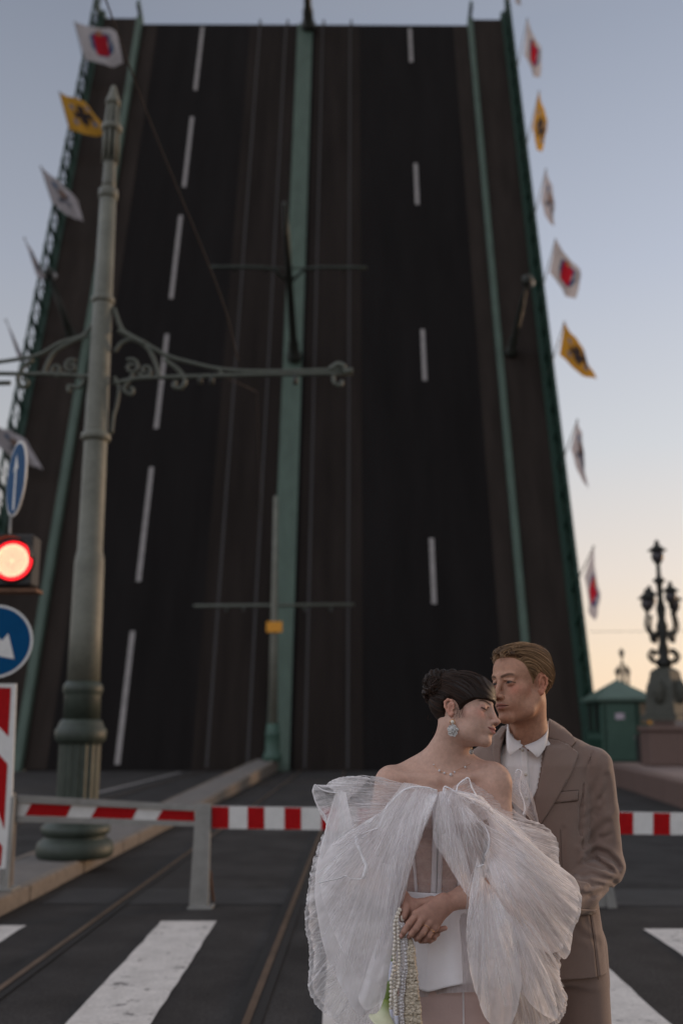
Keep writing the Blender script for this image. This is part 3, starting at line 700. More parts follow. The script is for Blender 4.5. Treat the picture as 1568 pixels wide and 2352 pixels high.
def candelabra(X, Y, ytop, ybot, label, scale=1., seed=0, obelisk=True):
    """height given by photo pixels at distance Y"""
    top = P(784+FPX*X/Y, ytop, Y)[2]; bot = P(784+FPX*X/Y, ybot, Y)[2]; H = top-bot
    root = empty('candelabra_lamp', (X, Y, bot), label, 'street lamp', 'ornate candelabra lamps on the embankment')
    c = np.array([X, Y, bot])
    f = MB(); g = root; s = H/3.0
    if obelisk:
        b_ = MB(); w = .42*s
        z_ = 0
        for zz, ww in ((0, .52), (.10, .52), (.12, .46), (.62, .36), (.70, .30), (.80, .20), (.86, .16)):
            pass
        b_.lathe(c, [(0, .44*s), (.08*s, .44*s), (.10*s, .36*s), (.5*s, .32*s), (.68*s, .26*s), (.78*s, .24*s), (.84*s, .14*s)], 4, mod=None)
        for a in range(4):
            t = a*math.pi/2+.78; b_.ball(c+(math.cos(t)*.24*s, math.sin(t)*.24*s, .45*s), (.11*s, .11*s, .2*s), 8, 6)
        b_.build('pedestal', mat('weathered_bronze', (.050, .052, .042), .7, var=.3), root)
    f.lathe(c, [(.84*s, .10*s), (.92*s, .15*s), (1.0*s, .07*s), (1.1*s, .10*s), (1.25*s, .065*s), (1.5*s, .10*s), (1.62*s, .06*s), (1.8*s, .08*s), (1.95*s, .045*s), (2.2*s, .05*s), (2.26*s, .11*s), (2.32*s, .04*s), (2.5*s, .035*s)], 12)
    for k in range(4):
        a = k*math.pi/2+.35+seed; d = np.array([math.cos(a), math.sin(a), 0])
        rt = .20*s
        for j in range(2):
            pts = smooth_path([c+(0, 0, (1.0-.0*j)*s)+d*.05*s, c+(0, 0, .92*s)+d*.2*s, c+(0, 0, 1.02*s)+d*.30*s, c+(0, 0, 1.12*s)+d*.22*s, c+(0, 0, 1.06*s)+d*.18*s], 4); f.tube(pts, .025*s, 6)
        pts = smooth_path([c+(0, 0, 1.45*s)+d*.05*s, c+(0, 0, 1.36*s)+d*.2*s, c+(0, 0, 1.5*s)+d*.31*s, c+(0, 0, 1.72*s)+d*.27*s], 5); f.tube(pts, .028*s, 6)
        lantern(f, g, c+(0, 0, (1.86+.10*(k % 2))*s)+d*.27*s, .095*s)
        f.ball(c+(0, 0, 1.33*s)+d*.2*s, (.05*s, .05*s, .1*s), 6, 5)
    lantern(f, g, c+(0, 0, 2.66*s), .105*s)
    f.build('standard', mat('black_iron', (.012, .013, .011), .6), root, True)
    return root
cx_ = P(1523, 1500, 30.2)[0]
candelabra(cx_, 30.2, 1232, 1655, 'tall ornate candelabra lamp with clustered globes on its stone pedestal at the right edge')
candelabra(P(1428, 1530, 62)[0], 62, 1485, 1650, 'small distant candelabra lamp silhouetted above the kiosk roof', obelisk=True)
MB_ = MB().tube([P(1352, 1451, 60), P(1700, 1448, 60)], .014, 5); tag(MB_.build('overhead_wire', M_cable, None), 'faint overhead wire across the pale sky left of the candelabra', 'wire')
# quay block carrying the far lamp
a = P(1428, 1650, 62)
tag(MB().box((a[0], 62, (a[2]-3.3)/2), (5, 4, a[2]+3.3), bev=.05).build('bridge_pier', M_granite, None), 'granite pier out in the river behind the kiosk', 'pier')
# ================================================================= SIGNED DISTANCE MODELLING OF THE FIGURES
def vlen(a): return np.sqrt((a*a).sum(-1))
class Field:
    """list of primitives blended smoothly; M, c place a local frame in the world"""
    def __init__(s): s.p = []; s.M = np.eye(3); s.c = np.zeros(3)
    def frame(s, M=None, c=None): s.M = np.eye(3) if M is None else M; s.c = np.zeros(3) if c is None else np.asarray(c, float)
    def w(s, p): return s.M @ np.asarray(p, float)+s.c
    def cap(s, a, b, ra, rb=None, k=.02, sub=False, g=0):
        rb = ra if rb is None else rb; a, b = s.w(a), s.w(b)
        s.p.append(('c', (a, b, ra, rb), (a+b)/2, np.linalg.norm(a-b)/2+max(ra, rb), k, sub, g)); return s
    def chain(s, pts, rs, k=.02, sub=False):
        for i in range(len(pts)-1): s.cap(pts[i], pts[i+1], rs[i], rs[i+1], k if i == 0 else min(k, .006) if sub is None else k, bool(sub))
        return s
    def ell(s, c, r, k=.02, sub=False, rot=None):
        Rm = s.M if rot is None else s.M @ rot
        s.p.append(('e', (s.w(c), np.asarray(r, float), Rm), s.w(c), max(r), k, sub, 0)); return s
    def loft(s, keys, k=.02, sub=False):     # keys: (z, cx, cy, rx, ry) rising
        keys = np.array(sorted(keys), float); c = np.array([keys[:, 1].mean(), keys[:, 2].mean(), (keys[0, 0]+keys[-1, 0])/2])
        s.p.append(('l', keys, c, np.linalg.norm([keys[:, 3].max()+.1, keys[:, 4].max(), (keys[-1, 0]-keys[0, 0])/2]), k, sub, 0)); return s
    def fn(s, f, c, r, k=.02, sub=False): s.p.append(('f', f, np.asarray(c, float), r, k, sub, 0)); return s
    def ev(s, X, margin=.09):
        D = np.full(len(X), .12)
        for typ, a, c, rad, k, sub, g in s.p:
            m = np.nonzero(((X-c)**2).sum(1) < (rad+margin)**2)[0]
            if not len(m): continue
            q = X[m]
            if typ == 'c':
                A, B, ra, rb = a; ab = B-A; t = np.clip(((q-A)@ab)/max(ab@ab, 1e-12), 0, 1)
                d = vlen(q-A-t[:, None]*ab)-(ra+(rb-ra)*t)
            elif typ == 'e':
                C_, r_, Rm = a; l = (q-C_)@Rm; k0 = vlen(l/r_); k1 = vlen(l/(r_*r_)); d = np.where(k1 > 1e-9, k0*(k0-1)/np.maximum(k1, 1e-9), -r_.min())
            elif typ == 'l':
                z = q[:, 2]; K = a; cx_ = np.interp(z, K[:, 0], K[:, 1]); cy_ = np.interp(z, K[:, 0], K[:, 2]); rx = np.interp(z, K[:, 0], K[:, 3]); ry = np.interp(z, K[:, 0], K[:, 4])
                dx, dy = (q[:, 0]-cx_), (q[:, 1]-cy_); k0 = np.sqrt((dx/rx)**2+(dy/ry)**2); k1 = np.sqrt((dx/rx**2)**2+(dy/ry**2)**2)
                d = np.where(k1 > 1e-9, k0*(k0-1)/np.maximum(k1, 1e-9), -rx); d = np.maximum(d, np.maximum(K[0, 0]-z, z-K[-1, 0]))
            else: d = a(q)
            o = D[m]
            if sub:
                d = -d; h = np.clip(.5-.5*(o-d)/k, 0, 1) if k > 0 else (d > o)*1.; r_ = o*(1-h)+d*h+k*h*(1-h)
            else:
                h = np.clip(.5+.5*(o-d)/k, 0, 1) if k > 0 else (d < o)*1.; r_ = o*(1-h)+d*h-k*h*(1-h)
            D[m] = r_
        return D
def nets(f, lo, hi, h, M=None, c=None, coarse=4):
    """surface nets of f over a box (optionally in a local frame); returns world verts, quads"""
    M = np.eye(3) if M is None else M; c = np.zeros(3) if c is None else c
    lo, hi = np.asarray(lo, float), np.asarray(hi, float); n = np.ceil((hi-lo)/(h*coarse)).astype(int)*coarse+1
    ax = [lo[i]+h*np.arange(n[i]) for i in range(3)]
    def pts(sx, sy, sz): g = np.stack(np.meshgrid(sx, sy, sz, indexing='ij'), -1).reshape(-1, 3); return g@M.T+c
    nc = (n-1)//coarse+1; Dc = f(pts(ax[0][::coarse], ax[1][::coarse], ax[2][::coarse])).reshape(nc)
    near = np.abs(Dc) < h*coarse*2.2
    D = np.repeat(np.repeat(np.repeat(Dc, coarse, 0), coarse, 1), coarse, 2)[:n[0], :n[1], :n[2]].copy()
    nm = near.copy()
    for a in range(3):
        t = nm.copy(); sl1 = [slice(None)]*3; sl2 = [slice(None)]*3; sl1[a] = slice(0, -1); sl2[a] = slice(1, None)
        t[tuple(sl1)] |= nm[tuple(sl2)]; t[tuple(sl2)] |= nm[tuple(sl1)]; nm = t
    mk = np.repeat(np.repeat(np.repeat(nm, coarse, 0), coarse, 1), coarse, 2)[:n[0], :n[1], :n[2]]
    I = np.argwhere(mk); X = np.stack([ax[0][I[:, 0]], ax[1][I[:, 1]], ax[2][I[:, 2]]], 1)@M.T+c
    out_ = np.empty(len(X))
    for i in range(0, len(X), 400000): out_[i:i+400000] = f(X[i:i+400000])
    D[I[:, 0], I[:, 1], I[:, 2]] = out_
    S = D < 0; m = [k-1 for k in n]
    acc = np.zeros((m[0], m[1], m[2], 3)); cnt = np.zeros(m)
    for d in range(3):
        o1, o2 = [x for x in range(3) if x != d]
        a = [slice(None)]*3; b = [slice(None)]*3; a[d] = slice(0, -1); b[d] = slice(1, None)
        Da, Db = D[tuple(a)], D[tuple(b)]; cr = (Da < 0) != (Db < 0)
        t = np.where(cr, Da/np.where(cr, Da-Db, 1), 0)
        for i in (0, 1):
            for j in (0, 1):
                s_ = [slice(None)]*3; s_[o1] = slice(i, i+m[o1]); s_[o2] = slice(j, j+m[o2])
                cc = cr[tuple(s_)]; tt = t[tuple(s_)]; cnt += cc
                acc[..., d] += cc*tt; acc[..., o1] += cc*i; acc[..., o2] += cc*j
    act = cnt > 0; idx = np.full(m, -1); idx[act] = np.arange(act.sum())
    J = np.argwhere(act); V = lo+h*(J+acc[act]/cnt[act][:, None]); V = V@M.T+c
    F = []
    for d in range(3):
        o1, o2 = (d+1) % 3, (d+2) % 3
        a = [slice(None)]*3; b = [slice(None)]*3; a[d] = slice(0, -1); b[d] = slice(1, None)
        Sa, Sb = S[tuple(a)], S[tuple(b)]; E = np.argwhere(Sa != Sb)
        ok = (E[:, o1] > 0) & (E[:, o2] > 0) & (E[:, o1] < m[o1]) & (E[:, o2] < m[o2]); E = E[ok]
        e1 = np.zeros(3, int); e1[o1] = 1; e2 = np.zeros(3, int); e2[o2] = 1
        g = lambda K: idx[K[:, 0], K[:, 1], K[:, 2]]
        q = np.stack([g(E-e1-e2), g(E-e2), g(E), g(E-e1)], 1)
        fl = ~Sa[E[:, 0], E[:, 1], E[:, 2]]; q[fl] = q[fl][:, ::-1]
        F.append(q)
    F = np.concatenate(F); F = F[(F >= 0).all(1)]
    return V, F
def grad(f, X, e=.002):
    g = np.stack([f(X+np.eye(3)[i]*e)-f(X-np.eye(3)[i]*e) for i in range(3)], 1); return g/np.maximum(vlen(g), 1e-9)[:, None]
def joinm(*vf):
    V = []; F = []; n = 0
    for v, f in vf: V.append(v); F.append(np.asarray(f)+n); n += len(v)
    return np.concatenate(V), np.concatenate(F)
def march(f, dirs, Y0=2.4, Y1=4.2):
    """first hit of camera rays with a field; returns points and hit mask"""
    t = Y0/dirs[:, 1]; hit = np.zeros(len(dirs), bool)
    for _ in range(110):
        d = f(CAM+dirs*t[:, None]); t = t+np.where(hit, 0, np.maximum(d*.7, .0004)/vlen(dirs)); hit |= d < .0006
        if (hit | (t*dirs[:, 1] > Y1)).all(): break
    X = CAM+dirs*t[:, None]; return X, hit & (X[:, 1] < Y1)
def c1(x, y): return 673.75+.50785*x, 1457.75+.50785*y          # sketch frames laid over the couple
def c2(x, y): return 918.75+.27344*x, 1457.75+.27344*y
def c3(x, y): return 826.9+.2344*x, 1960+.2344*y
def W(x, y, Y): return P(*c1(x, y), Y)
def W2(x, y, Y): return P(*c2(x, y), Y)
def W3(x, y, Y): return P(*c3(x, y), Y)
def rz(t): c, s = math.cos(t), math.sin(t); return np.array([[c, -s, 0], [s, c, 0], [0, 0, 1.]])
def ryv(t): c, s = math.cos(t), math.sin(t); return np.array([[c, 0, -s], [0, 1, 0], [s, 0, c]])
def rx(t): c, s = math.cos(t), math.sin(t); return np.array([[1, 0, 0], [0, c, -s], [0, s, c]])

def head(F, fem):
    """head in its own frame: +X the person's left, -Y the face, +Z up, origin between the ears"""
    f = fem
    F.ell((0, .012, .045), (.073, .094, .077), .02)
    F.ell((0, -.034, .052), (.060, .054, .050), .03)                     # forehead
    F.ell((0, -.036, -.032), (.054, .054, .074), .03)                    # face mass
    for s in (-1, 1):
        F.cap((s*.050, .004, -.040), (s*(.040 if f else .045), -.028, -.075), .017, .016, .025)
        F.cap((s*(.040 if f else .045), -.028, -.075), (s*.015, -.074, -.096), .016 if f else .018, .014, .022)
        F.ell((s*.041, -.054, -.014), (.022, .020, .019 if f else .016), .022)       # cheekbone
        F.ell((s*.032, -.062, -.045), (.020, .020, .024) if f else (.017, .016, .022), .03)
    F.ell((0, -.081, -.096), (.017, .015, .014) if f else (.021, .018, .016), .016)
    if not f:
        for s in (-1, 1): F.cap((s*.010, -.089, .029), (s*.042, -.075, .031), .0085, .007, .016)
    for s in (-1, 1):
        F.ell((s*.031, -.098, .010), (.020, .0165 if not f else .015, .0135), .014, True)     # socket
        F.ell((s*.031, -.0755, .009), (.0150, .0135, .0135), .004)       # lids over the eyeball
        F.cap((s*.018, -.089, .0185), (s*.044, -.077, .0165), .0028, .0025, .006)    # fold of the upper lid
    nz = -.004 if f else 0
    F.cap((0, -.087, .026), (0, -.112+(-nz), -.024), .0065, .0085, .014)
    F.ell((0, -.1165-nz*.5, -.030), (.0095, .010, .0088), .007)
    for s in (-1, 1):
        F.ell((s*.0115, -.105, -.0335), (.0075, .0105, .0072), .006)
        F.ell((s*.0068, -.1115, -.0415), (.0036, .0055, .0035), .003, True)
    F.ell((0, -.083, -.057), (.027, .020, .021), .016)
    sm = .0045 if f else 0
    for s in (-1, 1):
        F.cap((s*.021, -.0905, -.0605+sm), (s*.004, -.1035, -.0555), .0028, .0048 if not f else .0055, .005)
        F.cap((s*.018, -.0905, -.0650+sm*.7), (0, -.1020, -.0680), .0030, .0055 if not f else .0063, .005)
        F.cap((s*.025, -.0915, -.0615+sm*1.3), (0, -.1105, -.0612), .0012, .0016, .0025, True)
    F.ell((0, -.103, -.0795), (.014, .006, .005), .008, True)
    for s in (-1, 1):                                                    # ears
        def e(y, z, o=0): return (s*(.0745+.30*max(y-.004, 0)+o), .008+y, z-.002)
        F.chain([e(-.006, -.002), e(-.006, .014), e(.002, .027), e(.013, .029), e(.021, .020), e(.020, .004), e(.012, -.010), e(.004, -.022)],
                [.0032, .0036, .0038, .0040, .0040, .0036, .0034, .0045], .0035)
        F.chain([e(.006, .018), e(.011, .008), e(.007, -.006)], [.003, .003, .003], .003)
        F.cap(e(.004, .012, -.007), e(.004, -.014, -.008), .0090, .007, .006)
        F.ell(e(-.001, -.001, .0035), (.006, .006, .0085), .003, True)
        F.cap(e(.000, -.024, -.001), e(-.004, -.017, -.003), .0055, .005, .004)
NEAR = 24                            # the last primitives of a head are its two ears
def smstep(a, b, x): t = np.clip((x-a)/(b-a), 0, 1); return t*t*(3-2*t)
def head_paint(L, fem, skin, lip, brow):
    """base colour by anatomy: lips, brows, lashes, flushed cheeks"""
    x, y, z = np.abs(L[:, 0]), L[:, 1], L[:, 2]; c = np.tile(np.array(skin, float), (len(L), 1))
    def mixc(m, col): c[:] = c*(1-m[:, None])+np.array(col)*m[:, None]
    fr = y < -.055
    mixc(.5*np.exp(-(((x-.045)/.018)**2+((z+.014)/.018)**2))*(y < -.02), (skin[0]*1.08, skin[1]*.60, skin[2]*.55))
    mixc(.35*np.exp(-((x/.014)**2+((z+.030)/.014)**2))*(y < -.10), (skin[0]*1.05, skin[1]*.66, skin[2]*.6))
    mixc(.45*smstep(.066, .076, x)*(abs(z) < .04), (skin[0]*1.1, skin[1]*.62, skin[2]*.52))
    zl = -.0612+(.0055*(x/.024)**1.5 if fem else 0); hh = np.where(z > zl, .0085*(1-(x/.026)**2)+.0006, .0110*(1-(x/.023)**2)); ml = smstep(1.15, .75, np.abs(z-zl)/np.maximum(hh, 1e-4))*(x < .026)*(y < -.086)
    mixc(ml, lip)
    mixc(smstep(.0022, .0008, np.abs(z-zl+.0004))*(x < .025)*(y < -.086)*.8, (lip[0]*.25, lip[1]*.2, lip[2]*.2))
    bz = .0265+.0065*np.sin(np.clip((x-.010)/.042, 0, 1)*2.6); mb_ = smstep(.0058 if not fem else .0036, .0018, np.abs(z-bz))*smstep(.008, .013, x)*smstep(.054, .044, x)*fr
    mixc(mb_*(.85 if not fem else .85), brow)
    ex = (x-.031)/.0145
    if fem:
        lz = .0035+.0035*ex**2; ml = smstep(.0034, .0014, np.abs(z-lz))*(np.abs(ex) < 1.05)*fr; mixc(ml*.95, (.02, .012, .01))
        mixc(.35*smstep(.013, .004, np.abs(z-.011))*(np.abs(ex) < 1.2)*fr*(1-ml), (skin[0]*.75, skin[1]*.5, skin[2]*.5))
    else:
        up = .0125-.0055*ex**2; lo = .0055+.004*ex**2; ins = (z < up) & (z > lo) & (np.abs(ex) < 1)*fr
        mixc(ins*1., (.14, .105, .095)); mixc(ins*(np.hypot(x-.030, (z-.0095)) < .0055)*1., (.022, .024, .025)); mixc(ins*(np.hypot(x-.030, (z-.0095)) < .0025)*1., (.008, .008, .008))
        mixc(smstep(.0028, .0008, np.abs(z-up-.0006))*(np.abs(ex) < 1.05)*fr*.9, (.05, .03, .022)); mixc(smstep(.0015, .0005, np.abs(z-lo))*(np.abs(ex) < 1)*fr*.5, (.12, .06, .05))
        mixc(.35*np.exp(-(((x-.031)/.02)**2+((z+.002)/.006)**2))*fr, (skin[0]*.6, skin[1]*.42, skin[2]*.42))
        mixc(.22*smstep(-.05, -.075, z)*(y < .02), (skin[0]*.72, skin[1]*.6, skin[2]*.52))
    mixc(.9*np.exp(-((((x-.0068)/.003)**2)+((z+.040)/.003)**2))*(y < -.10), (.05, .02, .015))
    return c

YW, YM = 3.06, 3.26
HWc, HWm = W2(532, 660, YW), ryv(R(-24)) @ rz(R(57)) @ rx(R(-20.5))
HMc, HMm = W2(1020, 440, YM), ryv(R(7)) @ rz(R(-54)) @ rx(R(-6))
SW, SM = .93, 1.0
# ----------------------------------------------------------------- materials of the couple
M_skinW = mat('fair_skin', (1, 1, 1), .60, vcol=True, var=.11, scale=80, sss=.10, spec=.22, bump=.05, bscale=500)
M_skinM = mat('tanned_skin', (1, 1, 1), .60, vcol=True, var=.15, scale=90, sss=.08, spec=.22, bump=.08, bscale=450)
M_suit = mat('taupe_wool', (.210, .145, .119), .85, var=.10, scale=420, bump=.25, bscale=700, sheen=.25)
M_suitin = mat('taupe_lining', (.085, .058, .05), .8, var=.1)
M_shirt = mat('white_cotton', (.74, .70, .69), .8, var=.04, scale=30, bump=.12, bscale=300)
M_satin = mat('ivory_satin', (.80, .78, .80), .45, var=.05, scale=6, bump=.10, bscale=60, sheen=.2)
M_skirt = mat('blush_lined_skirt', (.50, .36, .33), .6, var=.08, scale=6, bump=.1, bscale=120, sheen=.3)
M_cream = mat('cream_chenille', (.66, .57, .45), .9, var=.3, scale=120, bump=.9, bscale=200)
M_pearl = mat('pearl', (.66, .60, .52), .18, var=.06, scale=80, spec=.7, coat=.4)
M_crystal = mat('crystal_bead', (.55, .52, .52), .10, var=.15, scale=120, spec=.9)
M_gold = mat('gold', (.75, .45, .22), .25, metal=1)
M_foil = mat('silver_leaf', (.80, .78, .76), .3, metal=.25, var=.25, scale=220, bump=1.0, bscale=160)
M_lily = mat('lily_white', (.62, .63, .46), .45, var=.08); M_stem = mat('stem_green', (.10, .15, .02), .45, var=.2, scale=30)
M_ribbon = mat('blue_white_ribbon', (.56, .57, .68), .5, var=.05)
def hairmat(name, c0, c1_, rough=.42):
    m = mat(name, c0, rough, spec=.25); t = m.node_tree; b = t.nodes['Principled BSDF']
    at = t.nodes.new('ShaderNodeAttribute'); at.attribute_name = 'Col'
    mul = t.nodes.new('ShaderNodeMixRGB'); mul.inputs[1].default_value = (*c0, 1); mul.inputs[2].default_value = (*c1_, 1)
    t.links.new(at.outputs['Fac'], mul.inputs[0]); t.links.new(mul.outputs[0], b.inputs['Base Color'])
    return m
M_hairM = hairmat('dark_blond_hair', (.045, .022, .010), (.35, .215, .115)); M_hairW = hairmat('dark_brown_hair', (.006, .0035, .0025), (.040, .017, .009), .55)

# ----------------------------------------------------------------- the bride's body
FW = Field()
FW.frame(HWm*SW, HWc)
_old = Field.ell
def scaled_head(Fd, M, c, s, fem):
    sub = Field(); head(sub, fem); s0 = s
    def zc(v): v = np.array(v, float); v[2] *= ((.90 if v[2] < 0 else .90) if fem else 1); return v
    for typ, a, cc, rad, k, sb, g in sub.p:
        if typ == 'c': A, B, ra, rb = a; a = (M@zc(A)*s+c, M@zc(B)*s+c, ra*s, rb*s)
        else: C_, r_, Rm = a; a = (M@zc(C_)*s+c, r_*s, M@Rm)
        Fd.p.append((typ, a, M@zc(cc)*s+c, rad*s, k*s, sb, g))
FW = Field(); scaled_head(FW, HWm, HWc, SW, True)
nb = W(690, 610, 3.10)
FW.cap(HWc+HWm@np.array([0, .025, -.045]), W(702, 520, 3.09), .050, .049, .03)
FW.cap(W(702, 520, 3.09), nb, .049, .054, .02)
FW.cap(W(655, 560, 3.12), W(470, 655, 3.12), .036, .034, .045); FW.cap(W(735, 580, 3.11), W(880, 640, 3.08), .036, .038, .045)
FW.ell(W(440, 662, 3.09), (.040, .042, .044), .03); FW.ell(W(903, 668, 3.05), (.049, .050, .055), .03)
FW.cap(W(650, 655, 3.03), W(480, 640, 3.06), .012, .010, .02); FW.cap(W(710, 655, 3.03), W(870, 630, 3.03), .012, .010, .02)
FW.ell(W(672, 760, 3.12), (.150, .085, .125), .05)
FW.ell(W(590, 800, 3.045), (.060, .050, .058), .04); FW.ell(W(765, 800, 3.035), (.060, .050, .058), .04)
zk = lambda y, Y=3.1: W(650, y, Y)[2]
def kx(x, y, Y=3.12): return W(x, y, Y)[0]
FW.loft([(zk(1460), kx(700, 1460), 3.13, .170, .115), (zk(1330), kx(690, 1330), 3.13, .172, .115), (zk(1200), kx(665, 1200), 3.13, .138, .098), (zk(1080), kx(652, 1080), 3.13, .118, .085), (zk(960), kx(655, 960), 3.13, .128, .088), (zk(800), kx(668, 800), 3.13, .140, .09)], .03)
HIPZ = zk(1400)
for sx_, fx in ((-1, .02), (1, 0)):
    hip = np.array([kx(700, 1400)+sx_*.075, 3.13, HIPZ]); kn = np.array([kx(715, 1500)+sx_*.062, 3.10, .50]); an = np.array([kx(715, 1500)+sx_*.06, 3.14, .12])
    FW.cap(hip, kn, .086, .052, .04); FW.cap(kn, an, .050, .030, .02); FW.cap(an, an+(0, -.10, -.085), .026, .024, .02)
# arms
elR, elL = W(335, 1090, 3.08), W(955, 1125, 3.02)
FW.cap(W(430, 670, 3.09), elR, .038, .030, .02); FW.cap(elR, W3(395, 440, 2.93), .031, .022, .015)
FW.cap(W(912, 672, 3.05), elL, .043, .034, .02); FW.cap(elL, W3(1010, 428, 2.93), .034, .0285, .012); FW.cap(W3(1010, 428, 2.93), W3(822, 498, 2.885), .0285, .0225, .012)
# her left hand on top: metacarpals, fingers bent at the knuckles
wr = W3(815, 500, 2.885)
kn_ = [W3(548, 600, 2.870), W3(610, 640, 2.866), W3(668, 690, 2.868), W3(722, 730, 2.874)]
fing = [[(548, 600, 2.870), (478, 690, 2.852), (430, 765, 2.852), (404, 812, 2.860)],
        [(610, 640, 2.866), (546, 738, 2.846), (500, 790, 2.850), (478, 818, 2.862)],
        [(668, 690, 2.868), (610, 782, 2.850), (570, 826, 2.856), (548, 842, 2.868)],
        [(722, 730, 2.874), (668, 812, 2.860), (636, 850, 2.866), (618, 864, 2.876)]]
FW.ell(W3(790, 520, 2.888), (.030, .018, .027), .012)
for i, k in enumerate(kn_):
    FW.cap(wr+np.array([0, .0, .012-.008*i]), k, .0165, .0115, .010)
rf = [(.0095, .0084, .0078, .0066), (.0098, .0088, .0080, .0068), (.0094, .0084, .0076, .0064), (.0084, .0072, .0066, .0058)]
for fg, rr in zip(fing, rf):
    q = [W3(*a) for a in fg]; FW.ell(q[0], (.0105, .0105, .0105), .006)
    for i in range(3): FW.cap(q[i], q[i+1], rr[i], rr[i+1], .0025)
FW.chain([W3(700, 470, 2.90), W3(590, 490, 2.905), W3(520, 560, 2.915)], [.014, .012, .009], .006)      # left thumb closes behind
# her right hand underneath, gripping the strands
FW.cap(W3(395, 440, 2.93), W3(470, 520, 2.915), .022, .022, .012)
FW.ell(W3(500, 570, 2.912), (.036, .020, .034), .010)
FW.chain([W3(455, 510, 2.900), W3(440, 575, 2.886), W3(424, 622, 2.880), W3(408, 648, 2.880)], [.0125, .0105, .0088, .0074], .004)
for a in ([(560, 640, 2.905), (690, 735, 2.892), (770, 748, 2.888), (832, 732, 2.888)], [(545, 690, 2.902), (650, 800, 2.890), (720, 812, 2.888), (760, 790, 2.892)],
          [(520, 710, 2.902), (600, 830, 2.892), (680, 852, 2.890), (725, 835, 2.896)], [(470, 690, 2.900), (530, 800, 2.890), (590, 850, 2.890), (640, 862, 2.896)]):
    FW.chain([W3(*q) for q in a], [.0098, .0086, .0078, .0062], .0028)
fw = lambda X: FW.ev(X)
Vh, Fh = nets(fw, np.array([-.095, -.135, -.150]), np.array([.095, .125, .135]), .0017, HWm, HWc)
hlo, hhi = W3(330, 930, 2.84), W3(1000, 330, 2.84); hlo[1] = 2.82; hhi[1] = 2.97
Vn, Fn = nets(fw, hlo, hhi, .0017)
blo = np.array([W(300, 900, 3.1)[0]-.03, 2.84, .0]); bhi = np.array([W(1010, 900, 3.1)[0]+.03, 3.28, W(700, 440, 3.1)[2]+.02])
Vb, Fb = nets(fw, blo, bhi, .006)
cen = Vb[Fb].mean(1); Lc = (cen-HWc)@HWm
inh = (np.abs(Lc[:, 0]) < .092) & (Lc[:, 1] > -.13) & (Lc[:, 1] < .122) & (Lc[:, 2] > -.147) & (Lc[:, 2] < .132)
inn = ((cen > hlo+.003) & (cen < hhi-.003)).all(1); Fb = Fb[~(inh | inn)]
V_, F_ = joinm((Vh, Fh), (Vn, Fn), (Vb, Fb))
SKW = (.49, .312, .245)
colr = np.tile(np.array(SKW), (len(V_), 1)); Lh = (V_-HWc)@HWm/SW; Lh[:, 2] /= .90
hp = head_paint(Lh, True, SKW, (.42, .17, .14), (.035, .018, .012)); nh = len(Vh); colr[:nh] = hp[:nh]
tn = (smstep(W3(1150, 500, 2.9)[0], W3(800, 500, 2.9)[0], V_[:, 0])*smstep(2.99, 2.94, V_[:, 1])*smstep(W3(500, 150, 2.9)[2], W3(500, 330, 2.9)[2], V_[:, 2]))[:, None]
colr = colr*(1-tn)+tn*np.array((.37, .205, .155))*(1+.10*vnoise(V_*90))[:, None]
base = np.array([kx(715, 1500), 3.12, 0])
bride = mesh('person', V_, F_, M_skinW, None, True, col=colr, loc=base)
tag(bride, 'woman with dark hair in a high bun and closed eyes, in a voluminous sheer white tulle gown, leaning her forehead on the man', 'person')
bride['label'] = 'woman in a voluminous white tulle gown, dark hair in a high bun, eyes closed'

# ----------------------------------------------------------------- the groom's body
FM = Field(); scaled_head(FM, HMm, HMc, SM, False)
FM.cap(HMc+HMm@np.array([0, .022, -.045]), W2(1075, 800, 3.31), .056, .056, .03)
FM.cap(W2(1075, 800, 3.31), W2(1070, 960, 3.33), .056, .062, .02)
FM.ell(W2(985, 830, 3.268), (.010, .009, .014), .02)
Vh, Fh = nets(lambda X: FM.ev(X), np.array([-.095, -.135, -.170]), np.array([.095, .125, .135]), .0017, HMm, HMc)
# torso, arms and legs kept simple under the clothes; the left hand rests on her waist under the tulle
FB = Field(); FB.p = list(FM.p)
for sx_ in (-1, 1):
    hx = W(1180, 1650, 3.36)[0]+sx_*.072
    FB.cap((hx, 3.36, .92), (hx+sx_*.01, 3.345, .50), .064, .050, .03); FB.cap((hx+sx_*.01, 3.34, .50), (hx+sx_*.02, 3.38, .10), .052, .04, .02)
FB.loft([(.98, W(1160, 1500, 3.36)[0], 3.36, .125, .085), (1.10, W(1130, 1150, 3.36)[0], 3.36, .135, .095), (1.36, W(1095, 700, 3.36)[0], 3.36, .165, .10), (1.44, W(1090, 560, 3.36)[0], 3.36, .15, .085)], .03)
FB.cap(W(1270, 1190, 3.19), W(1120, 1215, 3.10), .026, .026, .02); FB.ell(W(1075, 1200, 3.07), (.04, .016, .035), .012)
for i in range(4):
    q = [W(1065-4*i, 1175+24*i, 3.05), W(1000-6*i, 1150+24*i, 3.02), W(955-5*i+(i == 3)*15, 1140+24*i, 3.015)]; FB.chain(q, [.0105, .0095, .008], .003)
FB.chain([W(1095, 1175, 3.06), W(1060, 1130, 3.04), W(1020, 1110, 3.03)], [.014, .012, .010], .006)
Vb, Fb = nets(lambda X: FB.ev(X), (W(880, 0, 3.1)[0], 2.98, .0), (W(1420, 0, 3.2)[0], 3.55, W2(1070, 780, 3.3)[2]), .007)
cen = Vb[Fb].mean(1); Lc = (cen-HMc)@HMm
inh = (np.abs(Lc[:, 0]) < .09) & (Lc[:, 1] > -.13) & (Lc[:, 1] < .12) & (Lc[:, 2] > -.166); Fb = Fb[~inh]
V_, F_ = joinm((Vh, Fh), (Vb, Fb)); SKM = (.43, .235, .160)
